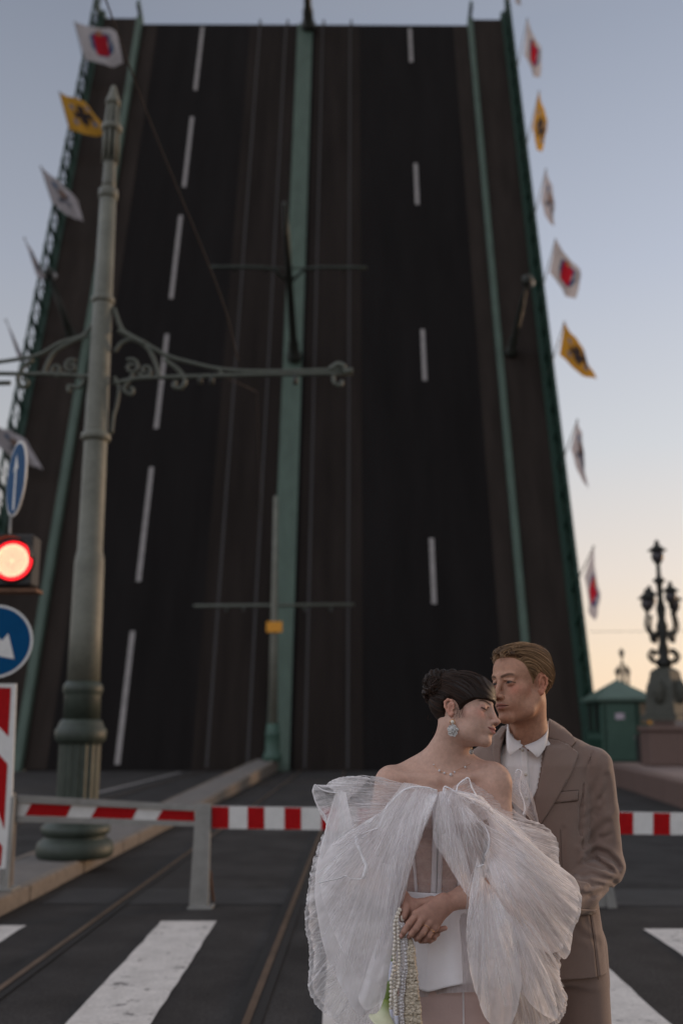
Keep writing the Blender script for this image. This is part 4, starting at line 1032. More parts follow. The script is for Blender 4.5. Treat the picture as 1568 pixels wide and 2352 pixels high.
colr = np.tile(np.array(SKM), (len(V_), 1)); Lh = (V_-HMc)@HMm/SM
hp = head_paint(Lh, False, SKM, (.34, .145, .115), (.085, .045, .028)); colr[:len(Vh)] = hp[:len(Vh)]
gbase = np.array([W(1160, 1600, 3.36)[0], 3.36, 0])
groom = mesh('person', V_, F_, M_skinM, None, True, col=colr, loc=gbase)
tag(groom, 'fair haired man in a taupe suit and open white shirt, standing behind the bride', 'person')
# ================================================================= HAIR
def nearest_surface(f, X, it=5):
    for _ in range(it):
        d = f(X); X = X-grad(f, X)*d[:, None]
    return X
def hair_shell(Fd, M, c, s, thick, h=.002, lo=(-.10, -.115, -.14), hi=(.10, .13, .15)):
    def f(X):
        L = (X-c)@M/s; return Fd.ev(X)-thick(L)*s
    V, F = nets(f, lo, hi, h, M, c)
    L = (V-c)@M/s; ok = thick(L) > .0006; keep = ok[F].any(1); return V, F[keep], L
def prune(V, F):
    u = np.unique(F); m = np.full(len(V), -1); m[u] = np.arange(len(u)); return V[u], m[F], u
# the groom: slicked back, longer at the nape
skM = Field(); scaled_head(skM, HMm, HMc, SM, False)
skM.p = skM.p[:-NEAR]
def hyM(x, z):
    zz = [-.16, -.118, -.105, -.06, -.03, -.004, .003, .02, .036, .052, .068, .082, .092, .15]
    yy = [.20, .12, .060, .046, .040, .034, -.016, -.024, -.036, -.042, -.052, -.066, -.090, -.2]
    return np.interp(z, zz, yy)
def gM(L):
    x, y, z = np.abs(L[:, 0]), L[:, 1], L[:, 2]; g = y-hyM(x, z); ea = (np.sqrt(((y-.016)/.025)**2+((z-.001)/.036)**2)-1)*.025
    return np.where(x > .045, np.minimum(g, ea), g)
def thM(L):
    x, y, z = np.abs(L[:, 0]), L[:, 1], L[:, 2]; g = gM(L); phi = np.arctan2(x, z-.01+y*.55)
    gr = vnoise(np.stack([phi*26, y*7, z*0+1], 1)); g2 = vnoise(np.stack([phi*60, y*9, z*0+5], 1))
    base_ = .006+.007*smstep(.06, .11, z)+.006*smstep(.02, .09, y)+.010*smstep(-.05, -.09, z)
    fr = .007*smstep(.06, .10, z)*smstep(-.03, -.085, y)
    return np.clip(g/.020, -1, 1)*(base_+fr)*(1+.30*gr+.16*g2)+np.where(g < 0, -.006, 0)
V, F, L = hair_shell(skM, HMm, HMc, SM, thM); V, F, u = prune(V, F); L = L[u]
phi = np.arctan2(np.abs(L[:, 0]), L[:, 2]-.01+L[:, 1]*.55)
cc = .60*smstep(.012, .002, gM(L))+.10+.30*vnoise(np.stack([phi*60, L[:, 1]*9, L[:, 2]*0+5], 1))+.12*vnoise(np.stack([phi*26, L[:, 1]*7, L[:, 2]*0+1], 1))
hm = mesh('hair', V, F, M_hairM, groom, True, col=np.repeat(np.clip(cc, 0, 1)[:, None], 3, 1))
def strands(name, Fd, M, c, s, thick, hfun, n, side, mh, par, rad=.0008, sweep=.55, z0=.01, length=.20, seed=1, lift=.0012, colr=(.3, 1.)):
    r_ = np.random.default_rng(seed); vs, fs, cs = [], [], []; k = 0; nv = 0
    f = lambda X: Fd.ev(X)-thick((X-c)@M/s)*s
    N_ = n; ph = r_.uniform(-2.15, 2.15, N_) if side is None else r_.uniform(.15, 2.2, N_)*side
    ph = np.round(ph*16)/16+r_.normal(0, .018, N_); lf = lift*r_.uniform(.2, 1.6, N_)
    steps = 15; y0 = r_.uniform(-.085, .06, N_); P_ = []
    L = np.zeros((N_, 3)); path = np.zeros((steps, N_, 3))
    Ln = length*r_.uniform(.35, 1, N_)
    for i in range(steps):
        y = y0+Ln*i/(steps-1); zc_ = z0-y*sweep
        rr = .13
        L[:, 0] = np.sin(ph)*rr; L[:, 1] = np.minimum(y, .14); L[:, 2] = zc_+np.cos(ph)*rr
        # march from outside towards the head's middle line
        X0 = (L*s)@M.T+c; mid = (np.stack([L[:, 0]*0, np.clip(L[:, 1], -.05, .06), np.clip(zc_, -.06, .03)], 1)*s)@M.T+c
        d_ = mid-X0; ln = vlen(d_); d_ /= ln[:, None]; t = np.zeros(N_)
        for _ in range(16): t = np.minimum(t+f(X0+d_*t[:, None])*.9, ln)
        path[i] = X0+d_*(t-lf)[:, None]
    for j in range(N_):
        q = path[:, j]; Lq = (q-c)@M/s; g = hfun(Lq); ok = (g > .001)
        if ok.sum() < 5: continue
        i0 = np.argmax(ok); q = q[i0:]; ok2 = ok[i0:]; e = np.argmin(ok2) if (~ok2).any() else len(q); q = q[:e]
        if len(q) < 4 or np.linalg.norm(np.diff(q, axis=0), axis=1).max() > .05: continue
        rr = rad*r_.uniform(.6, 1.5)*np.sin(np.linspace(.25, math.pi-.1, len(q)))**.5
        mb = MB().tube(q, rr, 4, cap=False); v = np.concatenate(mb.v); vs.append(v); fs += [[a+nv for a in qq] for qq in mb.f]; nv += len(v)
        cs.append(np.full((len(v), 3), colr[0]+(colr[1]-colr[0])*(r_.uniform(0, .3) if j % 2 else r_.uniform(.55, 1))))
    return mesh(name, np.concatenate(vs), fs, mh, par, True, col=np.concatenate(cs))
strands('hair_strands', skM, HMm, HMc, SM, thM, gM, 3200, None, M_hairM, hm, rad=.00085, seed=3, colr=(.12, 1.0), lift=.0022)
strands('stray_strands', skM, HMm, HMc, SM, thM, gM, 260, None, M_hairM, hm, rad=.00045, seed=9, colr=(.4, 1.0), lift=.0055)
# the bride: smooth swept fringe, hair drawn up to a bun
skW = Field(); scaled_head(skW, HWm, HWc, SW, True); skW.p = skW.p[:-NEAR]
def hyW(x, z):
    zz = [-.16, -.125, -.11, -.07, -.03, -.012, -.004, .012, .022, .033, .044, .15]
    yy = [.20, .13, .075, .045, .034, .022, -.020, -.034, -.048, -.066, -.13, -.2]
    return np.interp(z, zz, yy)
def gW(L):
    x, y, z = np.abs(L[:, 0]), L[:, 1], L[:, 2]; z = z*1.1; g = y-hyW(x, z); ea = (np.sqrt(((y-.012)/.022)**2+((z+.002)/.031)**2)-1)*.022
    return np.where(x > .045, np.minimum(g, ea), g)
def thW(L):
    x, y, z = np.abs(L[:, 0]), L[:, 1], L[:, 2]; g = gW(L)
    ang = np.arctan2(z-.03, y+.12); gr = vnoise(np.stack([ang*16, x*8, z*0+2], 1))
    b = .008+.007*smstep(.05, .10, z)+.004*smstep(.0, .09, y)+.006*smstep(-.03, -.08, z)
    return np.clip(g/.010, -1, 1)*b*(1+.10*gr)+np.where(g < 0, -.006, 0)
V, F, L = hair_shell(skW, HWm, HWc, SW, thW, lo=(-.10, -.115, -.13)); V, F, u = prune(V, F); L = L[u]
ang = np.arctan2(L[:, 2]-.03, L[:, 1]+.12); cc = .25+.3*vnoise(np.stack([ang*45, L[:, 0]*20, L[:, 2]*0+2], 1))
hw_ = mesh('hair', V, F, M_hairW, bride, True, col=np.repeat(np.clip(cc, 0, 1)[:, None], 3, 1))
strands('hair_strands', skW, HWm, HWc, SW, thW, gW, 700, None, M_hairW, hw_, rad=.0008, sweep=-.5, seed=5, colr=(.1, .9))
# bun of rolled locks
bc_ = W2(330, 440, YW+.030); bn = Field()
for (x, y, dy, r_) in ((250, 395, 0, 60), (295, 350, .0, 62), (365, 352, .005, 58), (435, 348, .0, 56), (475, 365, .0, 40), (240, 480, 0, 56), (320, 450, -.025, 84), (405, 430, -.015, 76), (245, 545, .01, 38)):
    bn.ell(W2(x, y, YW+.030+dy), np.array([r_, r_*.95, r_])/2820*1.0, .014)
Vb_, Fb_ = nets(lambda X: bn.ev(X)-.0035*np.sin(18*np.arctan2(X[:, 2]-bc_[2], X[:, 0]-bc_[0])+X[:, 1]*120+vlen(X-bc_)*160)*.5-.002*vnoise(X*140), bc_-.10, bc_+.10, .0022)
bun = mesh('bun', Vb_, Fb_, M_hairW, hw_, True, col=np.repeat(np.clip(.25+.3*vnoise(Vb_*160), 0, 1)[:, None], 3, 1))
mb = MB(); r_ = np.random.default_rng(11); cs = []
for i in range(330):
    a0 = r_.uniform(0, 6.28); cx, cy = [(275, 400), (395, 400), (300, 470), (430, 420), (255, 500)][i % 5]; rad_ = r_.uniform(30, 62); dy = r_.uniform(-.055, .03); tl_ = r_.uniform(.8, 2.6)
    q = [W2(cx+rad_*1.05*math.cos(a0+tl_*t)*1.0, cy+rad_*.9*math.sin(a0+tl_*t), YW+.030+dy) for t in np.linspace(0, 1, 9)]
    q = np.array(q); q = q-grad(lambda X: bn.ev(X), q)*(bn.ev(q)-.0022-r_.uniform(0, .0015)*(1+(i % 9 == 0)*3))[:, None]
    n0 = mb.n; mb.tube(q, r_.uniform(.0006, .0013)*np.sin(np.linspace(.3, 2.9, 9))**.5, 4, cap=False); cs.append(np.full((mb.n-n0, 3), r_.uniform(.1, 1.)))
mb.build('bun_strands', M_hairW, hw_, True, col=np.concatenate(cs))
mb = MB(); cs = []
for i in range(46):                                           # flyaways over bun, nape and crown
    x, y = [(230, 380), (330, 330), (450, 340), (300, 640), (250, 700), (285, 850), (560, 350), (640, 380)][i % 8]; x += r_.uniform(-25, 25); y += r_.uniform(-20, 20)
    dx, dy = r_.uniform(-30, 15), r_.uniform(-35, 10); dp = YW+.03+r_.uniform(-.02, .05)
    q = smooth_path([W2(x, y, dp), W2(x+dx*.5+r_.uniform(-8, 8), y+dy*.6, dp), W2(x+dx, y+dy+r_.uniform(-8, 8), dp)], 4)
    n0 = mb.n; mb.tube(q, .00045, 3, cap=False); cs.append(np.full((mb.n-n0, 3), 1.))
for i in range(12):                                            # wisps in front of her ear and behind it
    x, y = [(515, 600), (480, 610)][i % 2]; x += r_.uniform(-18, 18)
    q = smooth_path([W2(x, y, YW-.065), W2(x+r_.uniform(-10, 8), y+45, YW-.07), W2(x-10+r_.uniform(-15, 12), y+r_.uniform(60, 110), YW-.066)], 4)
    n0 = mb.n; mb.tube(q, .0004, 3, cap=False); cs.append(np.full((mb.n-n0, 3), .4))
mb.build('loose_wisps', M_hairW, hw_, True, col=np.concatenate(cs))
mb = MB(); cs = []
for i in range(36):                                            # tousled front lock of the groom
    x = r_.uniform(775, 1000); y = 205-(x-775)*.42-r_.uniform(-5, 30); dp = YM-.07+r_.uniform(-.01, .03)
    q = smooth_path([W2(x, y+38, dp-.01), W2(x-r_.uniform(0, 14), y+8, dp), W2(x+r_.uniform(6, 30), y-r_.uniform(4, 16), dp+.01), W2(x+r_.uniform(30, 60), y-4, dp+.02)], 4)
    n0 = mb.n; mb.tube(q, r_.uniform(.0005, .0011)*np.sin(np.linspace(.4, 2.8, len(q))), 4, cap=False); cs.append(np.full((mb.n-n0, 3), r_.uniform(.3, 1)))
mb.build('front_lock', M_hairM, hm, True, col=np.concatenate(cs))

# ================================================================= SUIT
def proj1(X):                                                  # world -> first sketch frame
    q = X-CAM; f = q[:, 1]*cp+q[:, 2]*sp; u = -q[:, 1]*sp+q[:, 2]*cp
    return np.stack([(784+FPX*q[:, 0]/f-673.75)/.50785, (1176-FPX*u/f-1457.75)/.50785], 1)
FJ = Field()
def jk(y, x, rx_, ry_, Y=3.34): p = W(x, y, Y); return (p[2], p[0], Y, rx_, ry_)
FJ.loft([jk(1562, 1172, .168, .125), jk(1400, 1164, .162, .122), jk(1250, 1150, .157, .118), jk(1060, 1122, .155, .118), jk(900, 1112, .160, .12), jk(720, 1104, .172, .122), jk(590, 1094, .170, .11), jk(520, 1085, .13, .085)], .02)
FJ.cap(W(1122, 468, 3.365), W(1345, 588, 3.34), .052, .052, .04); FJ.cap(W(960, 510, 3.37), W(800, 620, 3.40), .056, .052, .05)
FJ.cap(W(1010, 480, 3.385), W(1120, 470, 3.385), .045, .045, .04)
shL, elb, cuf = W(1366, 594, 3.32), W(1404, 1045, 3.34), W(1185, 1205, 3.13)
FJ.cap(shL, W(1384, 800, 3.335), .053, .056, .018); FJ.cap(W(1384, 800, 3.335), elb, .056, .058, .012); FJ.cap(elb, W(1300, 1175, 3.22), .056, .050, .02); FJ.cap(W(1300, 1175, 3.22), cuf, .050, .042, .01)
FJ.cap(W(790, 640, 3.40), W(745, 1050, 3.42), .056, .048, .03)
# creases: drag lines at the elbow, armhole, waist
for a, b, r1 in (((1312, 985), (1420, 1010), .0075), ((1330, 1040), (1450, 1075), .006), ((1290, 1110), (1400, 1130), .007), ((1340, 940), (1440, 900), .005), ((1335, 870), (1400, 770), .005),
                 ((1250, 1170), (1340, 1200), .005), ((1345, 800), (1420, 690), .004), ((1310, 1215), (1390, 1150), .005)):
    m_ = ((a[0]+b[0])/2, (a[1]+b[1])/2); X, hit = march(lambda X: FJ.ev(X), np.array([ray(*c1(*q)) for q in (a, m_, b)]))
    if hit.all():
        FJ.cap(X[0]+(0, -.004, 0), X[1]+(0, -.001, 0), r1*.6, r1, .010, True); FJ.cap(X[1]+(0, -.001, 0), X[2]+(0, -.004, 0), r1, r1*.5, .010, True)
# armhole seam
ah = [(1352, 528), (1332, 590), (1312, 680), (1302, 780), (1300, 880), (1306, 975)]
X, hit = march(lambda X: FJ.ev(X), np.array([ray(*c1(*q)) for q in ah]))
for i in range(len(X)-1): FJ.cap(X[i], X[i+1], .0042+.0030*(i > 1), .0042+.0034*(i > 1), .004, True)
fj0 = lambda X: FJ.ev(X)
CR = [([(1308, 831), (1365, 793)], 12, .0022), ([(1330, 1000), (1371, 974), (1416, 990), (1454, 1028), (1467, 1053)], 12, .0075), ([(1316, 1024), (1360, 1012), (1397, 1040), (1440, 1066)], 10, .0065),
      ([(1301, 1096), (1346, 1083), (1397, 1102), (1441, 1115)], 12, .0050), ([(1290, 1172), (1352, 1180), (1409, 1155), (1460, 1117)], 12, .0045), ([(1314, 952), (1358, 901), (1416, 850)], 14, .0035),
      ([(1330, 1145), (1380, 1132), (1425, 1140)], 9, .0030), ([(1412, 640), (1424, 720), (1428, 790)], 13, .0028), ([(1345, 720), (1385, 640), (1400, 560)], 14, .0022), ([(1216, 880), (1212, 960), (1222, 1080)], 12, .0018),
      ([(1300, 780), (1285, 850), (1282, 940)], 14, .0025), ([(1250, 1300), (1300, 1360), (1370, 1390)], 16, .0022), ([(1336, 1250), (1352, 1350), (1366, 1450), (1384, 1600)], 5.5, .0016)]
def fj(X):
    D = FJ.ev(X)-.0022*vnoise(X*(13, 13, 9))-.0010*vnoise(X*38); m = np.nonzero((np.abs(D) < .03) & (X[:, 1] < 3.42))[0]
    if len(m):
        p = proj1(X[m]); a_ = np.zeros(len(m))
        for pts, w_, dep in CR:
            best = np.full(len(m), 1e9); sg = np.zeros(len(m))
            for A, B in zip(pts[:-1], pts[1:]):
                A, B = np.array(A, float), np.array(B, float); ab = B-A; t = np.clip(((p-A)@ab)/(ab@ab), 0, 1); dv = p-A-t[:, None]*ab; dd = vlen(dv); u = dd < best; best[u] = dd[u]; sg[u] = np.sign(ab[0]*dv[:, 1]-ab[1]*dv[:, 0])[u]
            a_ += dep*(np.exp(-(best/w_)**2)-.75*np.exp(-((best*sg+w_*1.9)/(w_*1.1))**2)-.35*np.exp(-((best*sg-w_*1.9)/(w_*1.1))**2))
        D[m] += a_
    return D
Vj, Fj = nets(fj, (W(690, 0, 3.4)[0], 3.05, .78), (W(1500, 0, 3.3)[0], 3.56, 1.60), .004)
from mathutils.geometry import delaunay_2d_cdt
def inpoly(pts, poly):
    pts = np.asarray(pts); poly = np.asarray(poly); r = np.zeros(len(pts), bool); j = len(poly)-1
    for i in range(len(poly)):
        a, b = poly[i], poly[j]; cnd = ((a[1] > pts[:, 1]) != (b[1] > pts[:, 1])) & (pts[:, 0] < (b[0]-a[0])*(pts[:, 1]-a[1])/(b[1]-a[1]+1e-12)+a[0]); r ^= cnd; j = i
    return r
vopen = [(968, 412), (1060, 380), (1148, 392), (1132, 500), (1112, 640), (1092, 740), (1090, 800), (1112, 864), (1050, 900), (985, 800), (945, 660), (930, 560), (945, 470)]
cen = Vj[Fj].mean(1); pj = proj1(cen); cut = inpoly(pj, vopen) & (cen[:, 1] < 3.36)
cut |= (cen[:, 2] < W(1300, 1560, 3.22)[2]+.0) | ((np.hypot(cen[:, 0]-W(1060, 480, 3.33)[0], cen[:, 1]-3.335) < .060) & (cen[:, 2] > W(1060, 500, 3.33)[2]))
Vj, Fj, _ = prune(Vj, Fj[~cut])
jacket = mesh('jacket', Vj, Fj, M_suit, groom, True)
def solid(o, t, off=1):
    m_ = o.modifiers.new('thickness', 'SOLIDIFY'); m_.thickness = t; m_.offset = off; return o
solid(jacket, .004, -1)
def resamp(poly, step, closed=True):
    out_ = []; n = len(poly)
    for i in range(n if closed else n-1):
        a, b = np.array(poly[i], float), np.array(poly[(i+1) % n], float); k = max(1, int(np.linalg.norm(b-a)/step)); out_ += [a+(b-a)*j/k for j in range(k)]
    return out_
def patch(name, poly, f, off, thick, m, par, step=9, lift=None, Ydef=3.25):
    """a flap of cloth with this outline, laid on the surface f"""
    bd = resamp(poly, step); bd = np.array(bd); lo, hi = bd.min(0), bd.max(0)
    g = np.stack(np.meshgrid(np.arange(lo[0], hi[0], step), np.arange(lo[1], hi[1], step)), -1).reshape(-1, 2)
    g = g+.13*step*np.sin(g*1.7); g = g[inpoly(g, bd)]
    if len(g): dm = np.sqrt(((g[:, None]-bd[None])**2).sum(-1)).min(1); g = g[dm > step*.45]
    from mathutils import Vector as V2
    pts = [V2((float(a), float(b))) for a, b in np.concatenate([bd, g])]; n = len(bd)
    vo, eo, fo, *_ = delaunay_2d_cdt(pts, [(i, (i+1) % n) for i in range(n)], [], 1, 1e-5)
    q = np.array([tuple(v) for v in vo]); dirs = np.array([ray(*c1(x, y)) for x, y in q]); X, hit = march(f, dirs)
    if (~hit).any():
        for i in np.nonzero(~hit)[0]:
            if hit.any(): j = np.nonzero(hit)[0][np.argmin(((q[hit]-q[i])**2).sum(1))]; Yy = X[j, 1]
            else: Yy = Ydef
            X[i] = CAM+dirs[i]*(Yy/dirs[i, 1])
    gN = grad(f, X); o_ = off if lift is None else off+lift(q)[:, None].ravel()
    X = X+gN*(np.asarray(o_).reshape(-1, 1) if np.ndim(o_) else o_)
    fo = [list(t) for t in fo]
    # face the camera
    v = X[fo[0][0]]; nn = np.cross(X[fo[0][1]]-v, X[fo[0][2]]-v)
    if np.dot(nn, v-CAM) > 0: fo = [t[::-1] for t in fo]
    o = mesh(name, X, fo, m, par, True)
    solid(o, thick, 1); return o
fsm = lambda X: FJ.ev(X)
lap = [(1142, 470), (1196, 486), (1250, 517), (1280, 544), (1262, 592), (1238, 645), (1195, 722), (1150, 800), (1111, 866), (1090, 812), (1090, 760), (1104, 690), (1120, 610), (1132, 545)]
patch('lapel', lap, fsm, .0045, .0035, M_suit, jacket, lift=lambda q: .004*smstep(1090, 1150, q[:, 0]))
patch('collar', [(1150, 392), (1172, 404), (1215, 432), (1250, 462), (1273, 490), (1262, 505), (1248, 516), (1196, 484), (1140, 468), (1146, 430)], fsm, .007, .0035, M_suit, jacket)
patch('lapel', [(968, 412), (950, 430), (905, 470), (905, 540), (925, 640), (965, 760), (1000, 830), (1003, 800), (965, 690), (940, 590), (938, 520), (955, 460)], fsm, .005, .0035, M_suit, jacket)
patch('breast_pocket', [(1190, 712), (1284, 704), (1281, 748), (1172, 762)], fsm, .002, .0022, M_suit, jacket)
def seam(name, pts, f, r, m, par, off=.001):
    q = smooth_path([(*p, 0) for p in pts], 6)[:, :2]; X, hit = march(f, np.array([ray(*c1(*p)) for p in q])); X = X[hit]
    return MB().tube(X+grad(f, X)*off, r, 5).build(name, m, par, True) if len(X) > 2 else None
M_seam_shade = mat('seam_thread_and_shade', (.075, .05, .042), .9)  # thread colour, shared by the dark shade lines round the lapel
seam('pocket_stitch', [(1190, 711), (1284, 703)], fsm, .0011, M_seam_shade, jacket, .004); seam('pocket_stitch', [(1284, 705), (1281, 749)], fsm, .0009, M_seam_shade, jacket, .004); seam('pocket_stitch', [(1170, 764), (1282, 751)], fsm, .001, M_seam_shade, jacket, .002)
seam('front_dart', [(1205, 880), (1208, 960), (1212, 1050)], fsm, .0007, M_seam_shade, jacket, .002); seam('side_seam', [(1338, 1255), (1350, 1340), (1362, 1440), (1375, 1560)], fsm, .0012, M_seam_shade, jacket, .001)
seam('buttonhole', [(1218, 560), (1240, 571)], fsm, .0011, M_seam_shade, jacket, .0095)
rows = []
for k_, (rr_, dz_, yo_) in enumerate(((.068, .030, 0), (.080, .034, 0), (.098, .012, .004), (.112, -.030, .008))):
    rows.append([np.array([W(1058, 440, 3.34)[0]+rr_*math.cos(a), 3.345+yo_+rr_*.92*math.sin(a), W(1058, 450, 3.34)[2]+dz_-.012*max(0, -math.sin(a))*(1+k_)-.010]) for a in np.linspace(-.42, math.pi+.42, 15)])
rr2 = [smooth_path(r_, 4) for r_ in rows]; k_ = len(rr2[0])
solid(mesh('collar', np.concatenate(rr2), [[a*k_+i, a*k_+i+1, (a+1)*k_+i+1, (a+1)*k_+i] for a in range(3) for i in range(k_-1)], M_suit, jacket, True), .004, 0)
seam('lapel_edge_shade', [(1282, 545), (1264, 592), (1240, 645), (1197, 722), (1152, 800), (1113, 864)], fsm, .0014, M_seam_shade, jacket, .0035)  # dark tubes at lapel edge, gorge and notch stand in for contact shade
seam('gorge_seam_shade', [(1142, 469), (1196, 485), (1249, 516)], fsm, .0010, M_seam_shade, jacket, .0085); seam('notch_edge_shade', [(1250, 518), (1266, 530), (1281, 545)], fsm, .0010, M_seam_shade, jacket, .0065); seam('notch_edge_shade', [(1250, 518), (1263, 506), (1274, 491)], fsm, .0010, M_seam_shade, jacket, .0065)
# pocket flap low on the jacket front
patch('pocket_flap', [(1210, 1235), (1366, 1240), (1365, 1262), (1212, 1270)], fsm, .003, .003, M_suit, jacket)
# shirt
FS = Field(); FS.p = list(FM.p[-3:-1])
FSs = Field()
FSs.loft([jk(1100, 1120, .140, .105), jk(900, 1110, .148, .108), jk(720, 1100, .160, .110), jk(590, 1085, .150, .098), jk(520, 1075, .10, .072), jk(470, 1062, .066, .062)], .02)
def fs_(X): 
    p = proj1(X); return FSs.ev(X)-.0022*np.sin(p[:, 0]*.085+p[:, 1]*.012)*smstep(520, 620, p[:, 1])-.0015*vnoise(X*35)
Vs, Fs = nets(fs_, (W(880, 0, 3.3)[0], 3.15, 1.22), (W(1320, 0, 3.3)[0], 3.5, W(1060, 478, 3.3)[2]), .005)
shirt = mesh('shirt', Vs, Fs, M_shirt, groom, True)
fsh = lambda X: FSs.ev(X)
# collar stand around the neck
nc = W2(1066, 850, 3.318)
def ringc(cx, cy, Y, rx_, ry_, n=40, tilt=0): return [np.array([0, 0, tilt*math.sin(a)])+W2(cx, cy, Y)+np.array([rx_*math.cos(a), ry_*math.sin(a), 0]) for a in np.linspace(0, 2*math.pi, n, endpoint=False)]
lo_ = ringc(1058, 905, 3.325, .0655, .066, tilt=.012); hi_ = ringc(1062, 800, 3.322, .0625, .064, tilt=.022)
V = np.array(lo_+hi_); n = len(lo_)
# opening at the front: leave out the faces facing the camera at the throat
Fq = [[i, (i+1) % n, n+(i+1) % n, n+i] for i in range(n) if not (V[i][1] < 3.285 and abs(V[i][0]-nc[0]+.008) < .030)]
solid(mesh('collar_stand', V, Fq, M_shirt, shirt, True), .002)
def flap(name, rows, m, par, th=.0022, div=8):
    """rows: list of (outer polyline) in world; lofted"""
    rows = [smooth_path(r_, div) for r_ in rows]; k = len(rows[0]); rr = np.array(rows); V = rr.reshape(-1, 3)
    F = [[a*k+i, a*k+i+1, (a+1)*k+i+1, (a+1)*k+i] for a in range(len(rows)-1) for i in range(k-1)]
    return solid(mesh(name, V, F, m, par, True), th, 0)
flap('collar_point', [[W(1152, 388, 3.315), W(1143, 440, 3.275), W(1105, 476, 3.250), W(1042, 503, 3.238)], [W(1150, 410, 3.300), W(1138, 470, 3.258), W(1102, 510, 3.236), W(1062, 520, 3.228)], [W(1150, 440, 3.290), W(1142, 500, 3.246), W(1118, 540, 3.226), W(1102, 557, 3.222)]], M_shirt, shirt)
flap('collar_point', [[W(968, 398, 3.315), W(980, 450, 3.262), W(1010, 482, 3.245), W(1038, 502, 3.238)], [W(964, 430, 3.300), W(970, 480, 3.250), W(995, 512, 3.232), W(1015, 518, 3.228)], [W(962, 460, 3.290), W(964, 510, 3.244), W(972, 536, 3.226), W(982, 546, 3.222)]], M_shirt, shirt)
patch('placket', [(1026, 506), (1056, 506), (1062, 640), (1068, 760), (1074, 900), (1036, 900), (1034, 760), (1028, 640)], fsh, .003, .002, M_shirt, shirt)
for x, y in ((1033, 522), (1047, 632), (1052, 740)):
    X, h_ = march(fsh, np.array([ray(*c1(x, y))])); MB().lathe(X[0]+(0, -.007, 0), [(0, .0045), (.0015, .0052), (.003, .004)], 14, (0, -1, 0)).build('button', M_pearl, shirt, True)
# waistcoat edge glimpsed under the lapel
FV = Field(); FV.loft([jk(1200, 1122, .149, .112), jk(900, 1112, .153, .115), jk(700, 1102, .165, .117), jk(640, 1100, .160, .112)], .02)
patch('waistcoat', [(1118, 640), (1100, 700), (1070, 760), (1045, 830), (1040, 900), (1130, 900), (1140, 700)], lambda X: FV.ev(X), .0, .003, M_suit, groom)
# trousers
FT = Field(); cxT = W(1180, 1650, 3.36)[0]
FT.loft([(.84, cxT-.01, 3.36, .160, .115), (1.06, cxT-.012, 3.355, .150, .11)], .03)
for s_ in (-1, 1):
    a = np.array([cxT+s_*.072, 3.355, .93]); b = np.array([cxT+s_*.085, 3.345, .48]); c_ = np.array([cxT+s_*.095, 3.38, .07]); FT.cap(a, b, .092, .078, .03); FT.cap(b, c_, .078, .065, .02)
Vt, Ft = nets(lambda X: FT.ev(X)-.003*vnoise(X*(12, 12, 7)), (cxT-.25, 3.18, .0), (cxT+.25, 3.55, 1.05), .007)
tr = mesh('trousers', Vt, Ft, M_suit, groom, True)
for s_ in (-1, 1):
    sh = Field(); a = np.array([cxT+s_*.097, 3.40, .05]); sh.cap(a, a+(s_*.02, -.20, -.015), .042, .034, .02); sh.ell(a+(0, .02, .0), (.04, .05, .05), .02)
    V, F = nets(lambda X: np.maximum(sh.ev(X), .004-X[:, 2]), a-(.1, .28, .06), a+(.1, .1, .08), .006); mesh('shoe', V, F, mat('black_leather', (.02, .018, .017), .3), groom, True)

